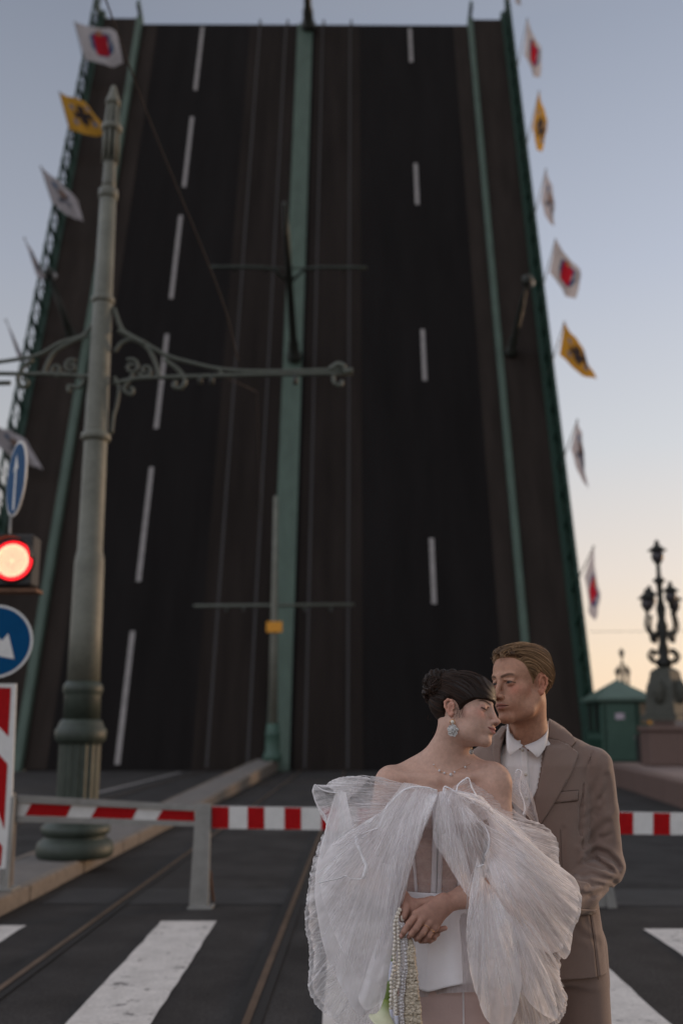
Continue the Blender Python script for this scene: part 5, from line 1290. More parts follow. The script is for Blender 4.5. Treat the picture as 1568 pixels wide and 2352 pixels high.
# ================================================================= GOWN
def clothmat(name, col, a0, a1, freq=(90, 2.2), tex=.5, transl=.45, hem=.0, rough=.8):
    """sheer pleated cloth: density varies along fine gathered threads; denser where seen edge on, as real net is"""
    if name in MATS: return MATS[name]
    m = bpy.data.materials.new(name); m.use_nodes = True; t = m.node_tree; t.nodes.clear(); nw = t.nodes.new; L = t.links.new
    uv = nw('ShaderNodeUVMap'); uv.uv_map = 'UVMap'
    def nz(sx, sy, det, lo, hi, off=0):
        mp = nw('ShaderNodeMapping'); mp.inputs['Scale'].default_value = (sx, sy, 1); mp.inputs['Location'].default_value = (off, off, off); L(uv.outputs[0], mp.inputs[0])
        n = nw('ShaderNodeTexNoise'); n.inputs['Scale'].default_value = 1; n.inputs['Detail'].default_value = det; n.inputs['Roughness'].default_value = .6; n.inputs['Distortion'].default_value = .7; L(mp.outputs[0], n.inputs['Vector'])
        r_ = nw('ShaderNodeMapRange'); r_.inputs[1].default_value = .36; r_.inputs[2].default_value = .64; r_.inputs[3].default_value = lo; r_.inputs[4].default_value = hi; L(n.outputs[0], r_.inputs[0]); return r_.outputs[0]
    def mth(op, a, b):
        n = nw('ShaderNodeMath'); n.operation = op
        for i, v in enumerate((a, b)):
            if isinstance(v, (int, float)): n.inputs[i].default_value = v
            else: L(v, n.inputs[i])
        return n.outputs[0]
    fine = nz(freq[0], freq[1], 5, 0, 1); broad = nz(freq[0]*.16, freq[1]*.8, 3, 0, 1, 7); cloud = nz(5, 5, 3, 0, 1, 3)
    v = mth('ADD', mth('MULTIPLY', fine, .50), mth('MULTIPLY', broad, .32)); v = mth('ADD', v, mth('MULTIPLY', cloud, .18))
    sx = nw('ShaderNodeSeparateXYZ'); L(uv.outputs[0], sx.inputs[0])
    if hem: v = mth('ADD', v, mth('MULTIPLY', mth('POWER', sx.outputs[1], 22), hem))
    cz = nw('ShaderNodeCombineXYZ'); sz = nw('ShaderNodeSeparateXYZ'); L(uv.outputs[0], sz.inputs[0]); L(mth('ADD', mth('MULTIPLY', sz.outputs[0], freq[0]*.55), mth('MULTIPLY', sz.outputs[1], 16.)), cz.inputs[0]); L(mth('MULTIPLY', sz.outputs[1], 2.), cz.inputs[1])
    xn = nw('ShaderNodeTexNoise'); xn.inputs['Scale'].default_value = 1; xn.inputs['Detail'].default_value = 4; xn.inputs['Distortion'].default_value = .6; L(cz.outputs[0], xn.inputs['Vector'])
    v = mth('ADD', v, mth('MULTIPLY', mth('SUBTRACT', xn.outputs[0], .5), .55))
    v = mth('MULTIPLY', v, (a1-a0)); v = mth('ADD', v, a0)
    lw = nw('ShaderNodeLayerWeight'); lw.inputs[0].default_value = .25
    om = mth('SUBTRACT', 1.0, v); k = mth('ADD', 1.0, mth('MULTIPLY', lw.outputs['Facing'], 1.6)); al = mth('SUBTRACT', 1.0, mth('POWER', om, k))
    df = nw('ShaderNodeBsdfDiffuse'); df.inputs[0].default_value = (*col, 1); tl_ = nw('ShaderNodeBsdfTranslucent'); tl_.inputs[0].default_value = (*col, 1)
    sh = nw('ShaderNodeBsdfSheen') if False else None
    mx_ = nw('ShaderNodeMixShader'); mx_.inputs[0].default_value = transl; L(df.outputs[0], mx_.inputs[1]); L(tl_.outputs[0], mx_.inputs[2])
    bp = nw('ShaderNodeBump'); bp.inputs['Strength'].default_value = .3; bp.inputs['Distance'].default_value = .002; L(mth('ADD', fine, broad), bp.inputs['Height']); L(bp.outputs[0], df.inputs['Normal']); L(bp.outputs[0], tl_.inputs['Normal'])
    tp = nw('ShaderNodeBsdfTransparent'); m2 = nw('ShaderNodeMixShader'); L(al, m2.inputs[0]); L(tp.outputs[0], m2.inputs[1]); L(mx_.outputs[0], m2.inputs[2])
    o = nw('ShaderNodeOutputMaterial'); L(m2.outputs[0], o.inputs[0]); MATS[name] = m; return m
TC = (.97, .95, .96)
T_dense = clothmat('tulle_dense', TC, .35, .92, (75, 1.6)); T_mid = clothmat('tulle_mid', TC, .10, .78, (90, 1.8), hem=.5); T_thin = clothmat('tulle_thin', TC, .02, .48, (110, 1.6), hem=1.0)
T_smooth = clothmat('tulle_smooth', TC, .50, .78, (26, 2.0), hem=1.0); T_bod = clothmat('bodice_net', (.80, .74, .74), .26, .58, (30, 30)); T_veil = clothmat('veil_net', (.70, .68, .72), .12, .42, (20, 20), hem=.5)
def resample(pts, n):
    pts = np.asarray(pts, float); q = smooth_path(pts, 10); d = np.r_[0, np.cumsum(vlen(np.diff(q[:, :2], axis=0)))]; s = np.linspace(0, d[-1], n)
    return np.stack([np.interp(s, d, q[:, i]) for i in range(q.shape[1])], 1)
def sheet(name, gather, outer, m, par, bulge=.05, Yg=3.0, Yo=3.0, nu=260, nv=60, ruf=.010, rf=16, hemj=4., seed=0, ease=1., curl=0., fine=.0011, crum=1., bp=1.):
    """a fan of gathered cloth between a gathering line and a hem; points (x, y[, Y]) in the first sketch frame"""
    def prep(p, Y): p = [(q if len(q) == 3 else (*q, Y)) for q in p]; return resample(p, nu)
    Gt, Ot = prep(gather, Yg), prep(outer, Yo); u = np.linspace(0, 1, nu); v = np.linspace(0, 1, nv)
    U, Vv = np.meshgrid(u, v, indexing='ij'); e = Vv**ease
    Q = Gt[:, None]*(1-e[..., None])+Ot[:, None]*e[..., None]
    L_ = vlen((Ot-Gt)[:, :2])[:, None]/1500
    n1 = vnoise(np.stack([U*rf+seed*7.3, Vv*1.4+seed, U*0+seed*3.1], -1)); n2 = vnoise(np.stack([U*rf*3.1+seed*2, Vv*2.2, U*0+seed], -1)); n3 = vnoise(np.stack([U*rf*9, Vv*3+5, U*0+seed], -1))
    amp = .25+.75*Vv
    Q[..., 2] += -bulge*np.sin(np.pi*np.clip(Vv, 0, 1)**bp)+(ruf*n1+ruf*.45*n2)*amp*1.4+fine*n3*amp
    tang = np.gradient(Ot[:, :2], axis=0); tang /= np.maximum(vlen(tang), 1e-6)[:, None]; nor = np.stack([-tang[:, 1], tang[:, 0]], 1)
    jj = hemj*(.6*n2+.5*n3)*Vv**5
    Q[..., :2] += nor[:, None]*jj[..., None]+tang[:, None]*((n1*10+n2*4)*np.sin(np.pi*Vv)*.9)[..., None]
    if curl: Q[..., 2] += curl*np.clip(Vv-.85, 0, 1)**2*40
    X = np.array([P(*c1(a, b), 1.0)-CAM for a, b in Q[..., :2].reshape(-1, 2)]); X = CAM+X*Q[..., 2].reshape(-1, 1)
    X[:, 1] += ((.0055*vnoise(X*(17, 9, 17)+seed)+.0030*vnoise(X*(42, 20, 42)+seed*2)+.0012*vnoise(X*(110, 40, 110)))*(.3+.7*Vv).ravel())*crum
    F = [[i*nv+j, (i+1)*nv+j, (i+1)*nv+j+1, i*nv+j+1] for i in range(nu-1) for j in range(nv-1)]
    ulen = vlen(np.diff(Ot[:, :2], axis=0)).sum()/1000
    return mesh(name, X, F, m, par, True, uv=np.stack([(U*ulen+seed*.37).ravel(), Vv.ravel()], 1))
gown = empty('tulle_gown', base, None, None); COL.objects.unlink(gown); bpy.data.objects.remove(gown)
# bodice: sheer net over the torso with boning
FBd = Field(); FBd.p = [p for p in FW.p if p[0] == 'l' or (p[0] == 'e' and .05 < p[3] < .2 and p[2][2] < W(0, 700, 3.1)[2] and p[2][2] > W(0, 1200, 3.1)[2])]
fb = lambda X: FBd.ev(X)-.005
Vd, Fd_ = nets(lambda X: fb(X)-.001*vnoise(X*40), (W(380, 0, 3.1)[0], 2.93, W(650, 1230, 3.1)[2]), (W(960, 0, 3.1)[0], 3.28, W(650, 708, 3.1)[2]), .005)
pj = proj1(Vd); bod = mesh('bodice', Vd, Fd_, T_bod, bride, True, uv=pj/1000)
def band(name, pts, w, f, m, par, off=.002, n=6):
    q = smooth_path([(*p, 0) for p in pts], n)[:, :2]; t = np.gradient(q, axis=0); t /= vlen(t)[:, None]; nn = np.stack([-t[:, 1], t[:, 0]], 1); w = np.broadcast_to(w, (len(q),))
    A = [q+nn*(w[:, None]*k) for k in (-.5, 0, .5)]; D = np.array([ray(*c1(*p)) for p in np.concatenate(A)]); X, h_ = march(f, D); X = X+grad(f, X)*off; k = len(q)
    return solid(mesh(name, X, [[i, i+1, k+i+1, k+i] for i in range(k-1)]+[[k+i, k+i+1, 2*k+i+1, 2*k+i] for i in range(k-1)], m, par, True, uv=proj1(X)/1000), .0015, 0)
T_bone = clothmat('boning_tape', (.92, .89, .90), .82, .96, (30, 30))
band('boning', [(640, 730), (642, 900), (640, 1050), (634, 1185)], 30, fb, T_bone, bod); band('boning', [(662, 730), (663, 900), (660, 1050), (655, 1188)], 22, fb, T_bone, bod)
seam('zip', [(650, 800), (651, 950), (648, 1100), (645, 1185)], fb, .0009, mat('zip_grey', (.25, .23, .23), .6), bod, .004)
band('boning', [(520, 850), (535, 960), (548, 1060), (556, 1172)], 12, fb, T_bone, bod); band('boning', [(770, 900), (755, 1020), (742, 1180)], 12, fb, T_bone, bod)
# waist frill and peplum
FP = Field(); FP.loft([(zk(1640), kx(700, 1640), 3.10, .185, .150), (zk(1500), kx(697, 1500), 3.10, .172, .140), (zk(1380), kx(692, 1380), 3.105, .160, .128), (zk(1260), kx(680, 1260), 3.115, .148, .112), (zk(1170), kx(660, 1170), 3.12, .130, .097)], .02)
def peplum(name, a0, a1, ztop, zbot, folds, phase, m, grow=0, n=170):
    V = []; nv = 44; uvs = []
    for i in range(n):
        a = a0+(a1-a0)*i/(n-1)
        for j in range(nv):
            t = j/(nv-1); z = ztop+(zbot-ztop)*t; K = FP.p[0][1]; cx_ = np.interp(z, K[:, 0], K[:, 1]); rx_ = np.interp(z, K[:, 0], K[:, 3]); ry_ = np.interp(z, K[:, 0], K[:, 4])
            w = math.sin(a*folds+phase); w = np.sign(w)*abs(w)**.6; g = 1+grow+.11*w*t**.9+.03*math.sin(a*folds*2.3+1)*t+.012*math.sin(a*95)*(1-t)**3
            V.append((cx_+rx_*g*math.sin(a), 3.11-ry_*g*math.cos(a), z+.012*math.sin(a*folds+1)*t)); uvs.append((a, t))
    F = [[i*nv+j, (i+1)*nv+j, (i+1)*nv+j+1, i*nv+j+1] for i in range(n-1) for j in range(nv-1)]
    return mesh(name, V, F, m, bride, True, uv=uvs)
pp1 = peplum('peplum', -1.7, 1.9, zk(1168, 3.02), zk(1606, 2.95), 5.2, 2.2, M_satin); solid(pp1, .0015, 0)
pp2 = peplum('peplum_lining', -1.6, 1.95, zk(1190, 3.02), zk(1636, 2.96), 4.2, .6, clothmat('organza_lining', (.74, .70, .71), .45, .75, (30, 4)), grow=-.04)
# narrow skirt
FK = Field(); FK.loft([(.35, kx(705, 1500), 3.13, .155, .12), (.62, kx(712, 1600), 3.12, .160, .125), (.80, kx(715, 1700), 3.115, .166, .130), (zk(1600), kx(712, 1600), 3.115, .172, .130), (zk(1450), kx(700, 1450), 3.12, .170, .122), (zk(1300), kx(690, 1300), 3.125, .155, .11)], .02)
Vk, Fk = nets(lambda X: FK.ev(X)-.003*vnoise(X*(14, 14, 22)), (kx(450, 0), 2.93, .36), (kx(960, 0), 3.30, zk(1310)), .007)
sk = mesh('skirt', Vk, Fk, M_skirt, bride, True); band('skirt_seam', [(766, 1600), (767, 1700), (768, 1800)], 8, lambda X: FK.ev(X), T_bone, sk, .003)
for s_ in (-1, 1):
    a = np.array([kx(715, 1500)+s_*.06, 3.14, .0]); sf = Field(); sf.cap(a+(0, .01, .055), a+(0, -.17, .022), .030, .024, .02); V, F = nets(lambda X: np.maximum(sf.ev(X), .003-X[:, 2]), a-(.06, .24, .01), a+(.06, .08, .1), .005); mesh('shoe', V, F, M_satin, bride, True)

# ---- the sleeves: layered fans of net, in two great puffs
slR = bpy.data.objects.new('tulle_sleeve', None); COL.objects.link(slR); slR.location = (0, 0, 1.3); slR.parent = bride
slL = bpy.data.objects.new('tulle_sleeve', None); COL.objects.link(slL); slL.location = (0, 0, 1.3); slL.parent = bride
# image left: back puff with pleated hem
sheet('ruffle', [(430, 780), (360, 900), (330, 1050), (300, 1250), (320, 1450), (380, 1600)], [(150, 860), (98, 995), (74, 1085), (62, 1170), (52, 1290), (72, 1440), (66, 1560), (72, 1625), (125, 1695), (205, 1765), (300, 1850), (420, 1880)], T_thin, slR, bulge=.03, Yg=3.06, Yo=3.05, seed=1, ruf=.016, rf=22, hemj=7)
sheet('ruffle', [(470, 700), (430, 820), (380, 1000), (350, 1250), (350, 1450)], [(200, 800), (120, 960), (90, 1080), (75, 1180), (70, 1300), (90, 1430), (85, 1560), (95, 1620), (150, 1690), (260, 1790), (400, 1830)], T_thin, slR, bulge=.05, Yg=3.08, Yo=3.10, seed=2, ruf=.016, rf=18, hemj=6)
# main smooth panel
sheet('sleeve_panel', [(395, 800), (450, 770), (520, 760), (545, 800)], [(278, 906), (200, 925), (118, 1000), (96, 1150), (110, 1290), (140, 1420), (180, 1520), (232, 1625), (290, 1720), (350, 1700), (400, 1640), (432, 1560), (452, 1400), (462, 1280), (480, 1180)], T_smooth, slR, bulge=.11, Yg=3.02, Yo=2.97, seed=3, ruf=.014, rf=5, hemj=3, bp=.8)
sheet('sleeve_panel', [(380, 860), (430, 850), (480, 860)], [(290, 960), (180, 1010), (122, 1125), (150, 1250), (200, 1390), (260, 1500), (330, 1580), (400, 1500), (440, 1330)], T_mid, slR, bulge=.10, Yg=2.99, Yo=2.93, seed=4, ruf=.012, rf=5, hemj=3, bp=.8)
# upper wing to the left
sheet('ruffle', [(400, 668), (470, 672), (560, 690), (560, 740), (470, 800), (420, 850)], [(330, 642), (250, 640), (190, 652), (150, 680), (190, 715), (215, 770), (245, 860), (285, 905)], T_mid, slR, bulge=.05, Yg=3.02, Yo=3.03, seed=5, ruf=.010, rf=14, hemj=2)
sheet('ruffle', [(330, 655), (300, 700), (250, 740)], [(190, 660), (140, 690), (98, 680), (88, 722), (112, 790), (140, 845), (170, 870)], T_mid, slR, bulge=.02, Yg=3.0, Yo=2.99, seed=6, ruf=.006, rf=6, hemj=2, nu=120, nv=30)
sheet('ruffle', [(190, 712), (215, 705), (240, 715)], [(150, 850), (140, 900), (118, 1000), (160, 1010), (220, 960), (278, 915), (262, 830), (235, 760)], T_smooth, slR, bulge=.03, Yg=2.98, Yo=2.96, seed=7, ruf=.006, rf=7, hemj=2, nu=160, nv=40)
# inner drapes falling from the neckline
sheet('drape', [(500, 668), (560, 678), (620, 700), (648, 712)], [(318, 900), (322, 1020), (330, 1180), (390, 1235), (440, 1250), (482, 1200), (520, 1090), (560, 960), (598, 850), (628, 790)], T_mid, slR, bulge=.06, Yg=2.985, Yo=2.90, seed=8, ruf=.009, rf=12, hemj=2, bp=.8)
sheet('drape', [(560, 680), (600, 690), (640, 702), (655, 712)], [(430, 900), (432, 1100), (436, 1230), (462, 1260), (500, 1160), (535, 1050), (572, 930), (625, 795)], T_dense, slR, bulge=.04, Yg=2.975, Yo=2.895, seed=9, ruf=.008, rf=9, hemj=2, bp=.8)
sheet('drape', [(470, 1000), (500, 1020), (520, 1060)], [(440, 1250), (432, 1400), (440, 1560), (300, 1620), (330, 1700), (410, 1640), (438, 1500), (450, 1320), (490, 1200)], T_smooth, slR, bulge=.03, Yg=2.93, Yo=2.90, seed=10, ruf=.008, rf=6, hemj=2)
# image right: shoulder net, main fan, lower fan
sheet('ruffle', [(700, 715), (760, 740), (830, 800), (900, 880)], [(765, 655), (800, 652), (880, 700), (945, 750), (1000, 798), (1060, 835), (1118, 855), (1165, 890), (1196, 945), (1200, 1050), (1205, 1075)], T_thin, slL, bulge=.05, Yg=3.0, Yo=3.04, seed=11, ruf=.010, rf=14, hemj=4)
sheet('ruffle', [(760, 760), (830, 800), (880, 880), (900, 960)], [(1000, 840), (1090, 870), (1150, 900), (1185, 950), (1196, 1010), (1204, 1070), (1180, 1130)], T_mid, slL, bulge=.06, Yg=2.99, Yo=3.05, seed=12, ruf=.012, rf=14, hemj=6)
sheet('sleeve_panel', [(700, 700), (770, 712), (840, 770), (880, 850), (890, 930), (860, 1000)], [(900, 790), (1020, 870), (1120, 980), (1200, 1075), (1262, 1090), (1298, 1170), (1294, 1270), (1264, 1350), (1250, 1432), (1222, 1472), (1180, 1430), (1120, 1420), (1060, 1400), (980, 1330)], T_smooth, slL, bulge=.12, Yg=2.98, Yo=3.0, seed=13, ruf=.013, rf=9, hemj=5, nu=360, nv=80, bp=.8)
sheet('sleeve_panel', [(820, 830), (870, 900), (880, 980), (850, 1060)], [(1060, 960), (1160, 1060), (1250, 1110), (1285, 1180), (1280, 1270), (1245, 1340), (1215, 1420), (1150, 1440), (1080, 1400), (1010, 1340), (960, 1260)], T_mid, slL, bulge=.10, Yg=2.95, Yo=2.97, seed=14, ruf=.012, rf=11, hemj=6, nu=320, nv=70, bp=.8)
sheet('ruffle', [(830, 1060), (900, 1100), (960, 1150), (1000, 1250)], [(1180, 1380), (1206, 1460), (1206, 1560), (1234, 1640), (1226, 1720), (1160, 1790), (1060, 1820), (960, 1800), (880, 1750), (845, 1660), (830, 1560)], T_thin, slL, bulge=.05, Yg=2.98, Yo=3.0, seed=15, ruf=.015, rf=22, hemj=7, nu=320)
sheet('ruffle', [(830, 1040), (880, 1090), (930, 1160), (960, 1240)], [(1120, 1400), (1190, 1480), (1212, 1600), (1228, 1660), (1190, 1740), (1080, 1790), (980, 1800), (900, 1770)], T_thin, slL, bulge=.06, Yg=2.96, Yo=2.96, seed=16, ruf=.014, rf=16, hemj=5, nu=300)
sheet('sleeve_panel', [(830, 1000), (850, 1060), (860, 1100), (900, 1150)], [(795, 1180), (780, 1330), (790, 1450), (805, 1560), (835, 1650), (880, 1750), (960, 1790), (1010, 1700), (1030, 1560), (1010, 1400), (990, 1290)], T_smooth, slL, bulge=.07, Yg=2.90, Yo=2.89, seed=17, ruf=.014, rf=6, hemj=3, nu=300, nv=70)
# drapes from the centre front towards the elbow
sheet('drape', [(660, 715), (690, 705), (730, 720), (770, 760)], [(668, 960), (700, 1020), (745, 1110), (790, 1185), (830, 1170), (870, 1080), (885, 980), (880, 900), (862, 850)], T_mid, slL, bulge=.04, Yg=2.97, Yo=2.90, seed=18, ruf=.008, rf=10, hemj=2, bp=.8)
sheet('drape', [(655, 712), (670, 708), (690, 712)], [(628, 900), (640, 950), (680, 1010), (740, 1110), (792, 1190), (800, 1100), (770, 1000), (740, 900)], T_dense, slL, bulge=.03, Yg=2.97, Yo=2.90, seed=19, ruf=.006, rf=7, hemj=2)
sheet('bust_ruffle', [(690, 700), (740, 705), (800, 715)], [(682, 690), (676, 730), (695, 790), (730, 845), (780, 850), (830, 848), (880, 830), (900, 790), (850, 730)], T_dense, slL, bulge=.02, Yg=2.955, Yo=2.95, seed=20, ruf=.006, rf=7, hemj=3, nu=160, nv=36)
sheet('drape', [(900, 1080), (940, 1150), (980, 1250)], [(870, 1190), (900, 1400), (960, 1500), (1020, 1600), (1100, 1700), (1190, 1730), (1160, 1560), (1100, 1450), (1060, 1380)], T_mid, slL, bulge=.03, Yg=2.90, Yo=2.90, seed=21, ruf=.010, rf=12, hemj=2)
def folds(gather, outer, n, par, seed, Yg, Yo, bulge, w=(1.5, 5.), m=None, bp=.8, t0=(.0, .5), nstep=22):
    """narrow doubled pleats of net lying along the fans"""
    G0, O0 = resample(gather, 200), resample(outer, 200); r_ = np.random.default_rng(seed); V = []; F = []; UV = []; k0 = 0
    for i in range(n):
        a = r_.uniform(.02, .98); b = np.clip(a+r_.normal(0, .05), 0, 1); ga, ob = G0[int(a*199)], O0[int(b*199)]; s0 = r_.uniform(*t0); s1 = min(1, s0+r_.uniform(.35, .8)); ww = r_.uniform(*w); bend = r_.uniform(-22, 22)
        v = np.linspace(s0, s1, nstep); q = ga[:2]*(1-v[:, None])+ob[:2]*v[:, None]; t = nrm2(ob[:2]-ga[:2]); nn = np.array([-t[1], t[0]])
        q = q+nn*(bend*np.sin(np.pi*v)+2.5*np.sin(v*17+i))[:, None]; Yv = Yg+(Yo-Yg)*v-bulge*np.sin(np.pi*v)**bp-.004; wd = ww*np.sin(np.pi*(v-s0)/(s1-s0)*.94+.1)**.6
        for sd in (-1, 0, 1):
            for j in range(nstep): V.append(P(*c1(*(q[j]+nn*wd[j]*sd)), Yv[j]-.003*(sd == 0))); UV.append((sd*.02+i*.13, v[j]))
        F += [[k0+r0*nstep+j, k0+(r0+1)*nstep+j, k0+(r0+1)*nstep+j+1, k0+r0*nstep+j+1] for r0 in (0, 1) for j in range(nstep-1)]; k0 += 3*nstep
    return mesh('pleats', V, F, m, par, True, uv=UV)
def nrm2(v): return v/max(np.linalg.norm(v), 1e-9)
T_fold = clothmat('tulle_fold', TC, .16, .48, (20, 2), hem=0)
folds([(395, 800), (450, 770), (520, 760), (545, 800)], [(278, 906), (118, 1000), (96, 1150), (110, 1290), (180, 1520), (290, 1720), (400, 1640), (452, 1400), (480, 1180)], 46, slR, 31, 3.02, 2.97, .115, m=T_fold)
folds([(500, 668), (560, 678), (620, 700), (648, 712)], [(318, 900), (330, 1180), (440, 1250), (520, 1090), (628, 790)], 34, slR, 32, 2.985, 2.90, .066, m=T_fold, w=(1.2, 4))
folds([(400, 668), (470, 672), (560, 690), (560, 740), (470, 800), (420, 850)], [(330, 642), (190, 652), (190, 715), (245, 860), (285, 905)], 44, slR, 33, 3.02, 3.03, .055, m=T_fold, w=(1, 4))
folds([(700, 700), (770, 712), (840, 770), (880, 850), (890, 930), (860, 1000)], [(900, 790), (1020, 870), (1200, 1075), (1298, 1170), (1264, 1350), (1222, 1472), (1120, 1420), (980, 1330)], 80, slL, 34, 2.98, 3.0, .125, m=T_fold)
folds([(830, 1040), (880, 1090), (930, 1160), (960, 1240)], [(960, 1800), (1060, 1800), (1160, 1760), (1228, 1660), (1190, 1480), (1120, 1400)], 60, slL, 35, 2.96, 2.96, .066, m=T_fold, w=(1.5, 6))
folds([(830, 1000), (850, 1060), (860, 1100), (900, 1150)], [(795, 1180), (780, 1330), (805, 1560), (880, 1750), (1010, 1700), (1010, 1400)], 46, slL, 36, 2.90, 2.89, .076, m=T_fold)
folds([(660, 715), (690, 705), (730, 720), (770, 760)], [(668, 960), (745, 1110), (790, 1185), (870, 1080), (862, 850)], 36, slL, 37, 2.97, 2.90, .046, m=T_fold, w=(1.2, 4))
folds([(360, 1200), (380, 1400), (420, 1560)], [(60, 1250), (72, 1440), (66, 1600), (125, 1695), (205, 1765), (300, 1850)], 60, slR, 38, 3.04, 3.03, .06, m=T_fold, w=(1, 4), t0=(.3, .6))
# satin binding that edges the net
def ribbon(pts, w, par, seed=0, Y=None):
    q = smooth_path([(p[0], p[1], p[2] if len(p) > 2 else Y) for p in pts], 8); X = np.array([P(*c1(a, b), y) for a, b, y in q]); X += .0015*np.stack([vnoise(X*60+seed), vnoise(X*70+9), vnoise(X*60+5)], 1)
    wv = w*(1+.35*vnoise(np.stack([np.arange(len(X))*.35, np.arange(len(X))*0+seed, np.arange(len(X))*0], 1)))
    return MB().tube(X, wv, 8, flat=.4).build('satin_binding', M_satin, par, True)
ribbon([(648, 702, 2.955), (600, 690, 2.955), (545, 688, 2.955), (495, 705, 2.945), (450, 745, 2.93), (415, 790, 2.915), (412, 815, 2.91)], .0048, slR, 1)
ribbon([(412, 800, 2.91), (398, 840, 2.90), (382, 872, 2.89), (330, 892, 2.89), (280, 906, 2.89)], .0022, slR, 2)
ribbon([(280, 906, 2.89), (292, 960, 2.87), (318, 1020, 2.86), (328, 1050, 2.855), (316, 1100, 2.85)], .0052, slR, 3)
ribbon([(316, 1102, 2.85), (260, 1104, 2.85), (235, 1092, 2.85), (215, 1100, 2.86), (160, 1112, 2.87), (118, 1124, 2.89)], .0034, slR, 4)
ribbon([(190, 716, 2.97), (130, 702, 2.97), (98, 678, 2.97), (88, 715, 2.97), (104, 765, 2.97), (138, 812, 2.97), (150, 850, 2.97), (130, 800, 2.975)], .0050, slR, 5)
ribbon([(735, 706, 2.95), (742, 678, 2.95), (772, 656, 2.95), (792, 652, 2.95), (806, 690, 2.945), (830, 735, 2.94)], .0044, slL, 6)
ribbon([(676, 720, 2.95), (680, 688, 2.95), (700, 692, 2.95), (735, 712, 2.95)], .0042, slL, 7)
ribbon([(860, 856, 2.90), (882, 905, 2.885), (884, 950, 2.88), (866, 1000, 2.88)], .0024, slL, 8)
ribbon([(832, 1052, 2.865), (860, 1040, 2.865)], .0042, slL, 9); ribbon([(690, 815, 2.925), (715, 842, 2.925), (790, 852, 2.925), (850, 848, 2.925)], .0016, slL, 10)
# loose upright scrap against his shirt
sheet('ruffle', [(1000, 618), (1015, 612), (1030, 620)], [(985, 700), (978, 745), (1040, 800), (1104, 868), (1090, 760), (1062, 690)], T_veil, slL, bulge=.02, Yg=3.03, Yo=3.06, seed=22, ruf=.005, rf=4, hemj=2, nu=120, nv=40)
ribbon([(1000, 628, 3.03), (1012, 612, 3.03), (1030, 622, 3.03), (1024, 665, 3.03), (1022, 705, 3.03), (1040, 755, 3.03), (1046, 790, 3.03), (1036, 815, 3.03)], .0040, slL, 12)

# ================================================================= JEWELLERY
def earring(x, y, Y, s=1.):
    root = bpy.data.objects.new('earring', None); COL.objects.link(root); c = W2(x, y, Y); root.location = c-base; root.parent = bride
    mb = MB(); mb.ball(c, .0058*s, 14, 10); mb.build('pearl_stud', M_pearl, root, True)
    mb = MB(); mb.tube([c+(.0066*s*math.cos(a), 0, .0066*s*math.sin(a)) for a in np.linspace(0, 6.28, 17)[:-1]], .0011, 5, closed=True); mb.build('gold_bezel', M_gold, root, True)
    d = c+(0, -.003, -.024*s); n = 60; V = [d]; F = []
    for ring_ in range(1, 7):
        for i in range(n):
            a = 2*math.pi*i/n; R0 = .0150*s*(1+.07*math.sin(a*5+.6)+.05*math.sin(a*9)); rr = R0*ring_/6
            V.append(d+(rr*math.cos(a), -.003*math.sin(ring_)+.0016*math.sin(a*8+ring_*1.7)+.0012*math.sin(a*17+ring_*3), rr*math.sin(a)*1.18))
    F = [[0, 1+i, 1+(i+1) % n] for i in range(n)]
    for r0 in range(5):
        for i in range(n): F.append([1+r0*n+i, 1+(r0+1)*n+i, 1+(r0+1)*n+(i+1) % n, 1+r0*n+(i+1) % n])
    solid(mesh('flower_pendant', V, F, M_foil, root, True), .001); return root
earring(438, 733, YW-.068); earring(594, 955, YW-.02, .42)
nk = [(283, 1090), (300, 1120), (328, 1143), (370, 1165), (423, 1178), (455, 1158), (500, 1130), (540, 1110), (585, 1085)]
X, h_ = march(fw, np.array([ray(*c2(*p)) for p in nk]), 2.6); X = X+grad(fw, X)*.003
nkl = MB().tube(smooth_path(X, 5), .0005, 4).build('necklace', M_gold, bride, True)
for i, r0 in ((0, .0022), (2, .0038), (3, .0034), (4, .0046), (5, .0028), (7, .0036)): MB().ball(X[i]+(0, -.003, -.001), r0, 10, 8).build('crystal_drop', M_crystal, nkl, True)
def fring(p0, p1, rr, name='finger_ring'):
    a, b = W3(*p0), W3(*p1); ax = nrm(b-a); c = a+(b-a)*.45; u = nrm(np.cross(ax, (0, 1, 0))); w = np.cross(ax, u)
    mb = MB(); mb.tube([c+rr*(math.cos(t)*u+math.sin(t)*w) for t in np.linspace(0, 2*math.pi, 25)[:-1]], .0009, 6, closed=True); mb.ball(c-w*rr*1.05, .0018, 8, 6); mb.build(name, M_gold, bride, True)
fring((668, 690, 2.868), (610, 782, 2.850), .0098); fring((722, 730, 2.874), (668, 812, 2.860), .0088)
MB().ball(W3(414, 636, 2.874), (.0062, .0028, .0085), 12, 8).build('fingernail', M_pearl, bride, True)
for p in ((402, 808, 2.852), (475, 815, 2.854)): MB().ball(W3(*p)+np.array([0, -.001, 0]), (.0042, .003, .0052), 10, 6).build('fingernail', mat('nude_nail', (.42, .22, .18), .25), bride, True)

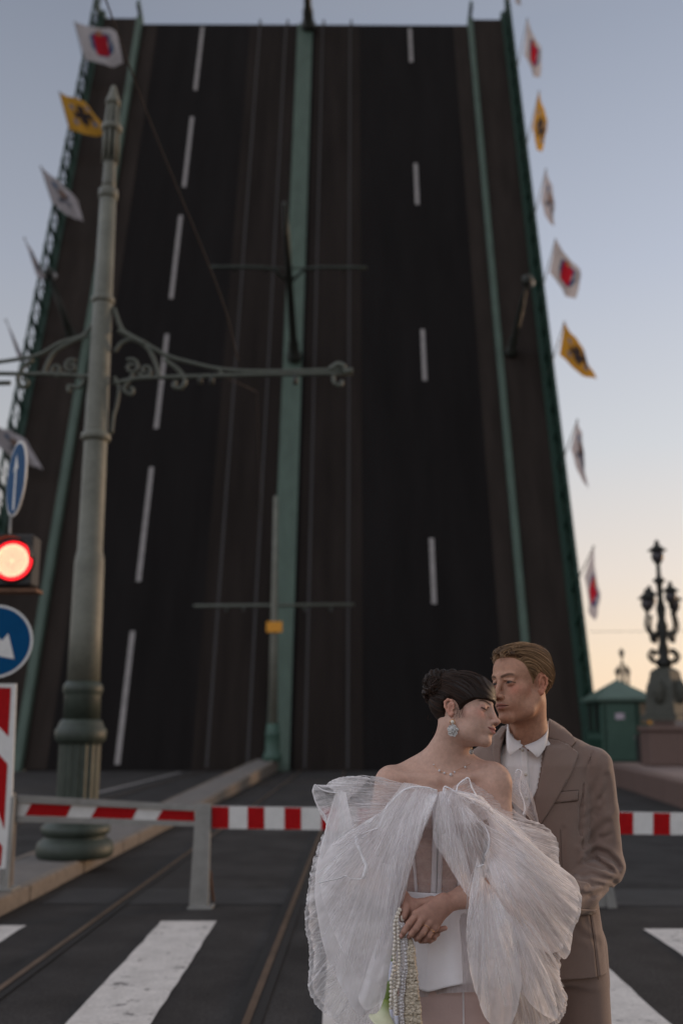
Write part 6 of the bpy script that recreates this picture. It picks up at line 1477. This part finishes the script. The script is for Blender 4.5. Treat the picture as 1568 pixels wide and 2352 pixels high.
# ================================================================= WHAT SHE HOLDS
bq = empty('bouquet', W3(430, 1300, 2.87), 'hanging bouquet of pearl and crystal strands, cream fringe and a calla lily', 'bouquet')
def pearls(name, pts, r, m, seed):
    q = smooth_path([W3(*p) for p in pts], 40); d = np.r_[0, np.cumsum(vlen(np.diff(q, axis=0)))]; step = 2*r*1.02; ph = np.arange(0, d[-1], step/10)
    X = np.stack([np.interp(ph, d, q[:, i]) for i in range(3)], 1); k = ph/step; t = (k % 1)*2-1; rr_ = r*(.82+.36*hashn(np.floor(k), seed, 1)); rad = np.maximum(rr_*np.sqrt(np.maximum(1-t*t, 0)), r*.16)
    X[:, 0] += .0012*np.sin(k*.9+seed); return MB().tube(X, rad, 9).build(name, m, bq, True)
pearls('pearl_strand', [(386, 530, 2.875), (352, 620, 2.868), (335, 740, 2.862), (335, 900, 2.862), (325, 1080, 2.86), (308, 1240, 2.86), (296, 1420, 2.86), (292, 1540, 2.86), (290, 1700, 2.865)], .0050, M_pearl, 1)
pearls('pearl_strand', [(392, 540, 2.875), (372, 620, 2.868), (368, 760, 2.862), (378, 880, 2.862), (378, 1080, 2.858), (376, 1250, 2.857), (345, 1400, 2.857), (345, 1560, 2.858), (340, 1720, 2.86)], .0044, M_pearl, 2)
pearls('pearl_strand', [(376, 560, 2.88), (352, 700, 2.868), (350, 900, 2.866), (346, 1150, 2.864), (318, 1350, 2.864), (312, 1700, 2.866)], .0034, M_pearl, 3)
pearls('pearl_strand', [(400, 700, 2.872), (396, 900, 2.868), (352, 1280, 2.868), (366, 1450, 2.868), (372, 1700, 2.868)], .0036, M_pearl, 4)
pearls('crystal_strand', [(410, 700, 2.868), (420, 850, 2.862), (446, 960, 2.860), (440, 1100, 2.860), (410, 1290, 2.860), (405, 1450, 2.860), (396, 1720, 2.862)], .0046, M_crystal, 5)
pearls('crystal_strand', [(430, 780, 2.866), (462, 900, 2.862), (462, 1080, 2.860), (440, 1250, 2.860), (420, 1450, 2.860), (422, 1700, 2.862)], .0030, M_crystal, 6)
pearls('crystal_strand', [(402, 680, 2.87), (400, 900, 2.866), (406, 1100, 2.864), (392, 1300, 2.864), (384, 1700, 2.866)], .0038, M_crystal, 7)
rr = np.random.default_rng(4)
for i, (x0, x1, x2) in enumerate(((480, 490, 470), (498, 520, 500), (515, 545, 535), (470, 468, 450), (520, 530, 570), (505, 505, 520))):   # tufted fringe
    q = smooth_path([W3(490, 840, 2.872), W3(x0, 1000, 2.868-.002*i), W3(x1, 1250, 2.868-.003*(i % 3)), W3(x2, 1500, 2.870), W3(x2+10, 1730, 2.872)], 34)
    k = np.arange(len(q)); q = q+.0015*np.stack([vnoise(np.stack([k*.6, k*0+i, k*0], 1)), vnoise(np.stack([k*.6, k*0+i, k*0+4], 1)), k*0], 1)
    rad = (.0052+.0022*(k/len(q)))*(1+.40*vnoise(np.stack([k*.9, k*0+i*3., k*0+1], 1))); MB().tube(q, rad, 9).build('cream_fringe', M_cream, bq, True)
# calla lilies: stem, flaring spathe
st = smooth_path([W3(330, 1000, 2.885), W3(300, 1180, 2.875), W3(280, 1330, 2.868), W3(262, 1440, 2.866)], 6); MB().tube(st, np.linspace(.0050, .0075, len(st)), 10).build('stem', M_stem, bq, True)
n = 28; V = []; F = []; prof_ = [(0, .0075, 0), (.25, .0095, .1), (.5, .013, .3), (.75, .021, .7), (.92, .033, 1.2), (1, .040, 1.6)]; a0_, a1_ = W3(262, 1430, 2.866), W3(225, 1680, 2.86)
axis = nrm(a1_-a0_); u_ = nrm(np.cross(axis, (0, 1, 0))); w_ = np.cross(axis, u_); cl_ = []
for t, r0, fl in prof_:
    for i in range(n):
        a = 2*math.pi*i/n; lip_ = 1+.35*fl*max(0, math.cos(a-.5)); V.append(a0_+(a1_-a0_)*t+axis*(.010*fl*math.cos(a-.5))+r0*lip_*(math.cos(a)*u_+math.sin(a)*w_)); g_ = smstep(.75, .1, np.array([t]))[0]; cl_.append(np.array((.15, .20, .03))*g_+np.array((.60, .60, .42))*(1-g_))
for r0 in range(len(prof_)-1):
    for i in range(n): F.append([r0*n+i, r0*n+(i+1) % n, (r0+1)*n+(i+1) % n, (r0+1)*n+i])
solid(mesh('calla_lily', V, F, mat('lily_petal', (1, 1, 1), .4, vcol=True, var=.08, scale=20, spec=.5), bq, True, col=np.array(cl_)), .0012)
def tape(pts, w, name='satin_ribbon'):
    q = np.array([W3(*p) for p in pts]); q = smooth_path(q, 5); V = np.concatenate([q-(w, 0, 0), q, q+(w, 0, 0)]); V[len(q):2*len(q), 1] -= .002; k = len(q)
    return solid(mesh(name, V, [[a*k+i, a*k+i+1, (a+1)*k+i+1, (a+1)*k+i] for a in (0, 1) for i in range(k-1)], M_ribbon, bq, True), .0008)
tape([(318, 1060, 2.872), (302, 1150, 2.870), (290, 1255, 2.868)], .0050); tape([(296, 1530, 2.856), (300, 1620, 2.856), (304, 1740, 2.858)], .0062); tape([(352, 1590, 2.854), (356, 1660, 2.854), (358, 1740, 2.856)], .0052)
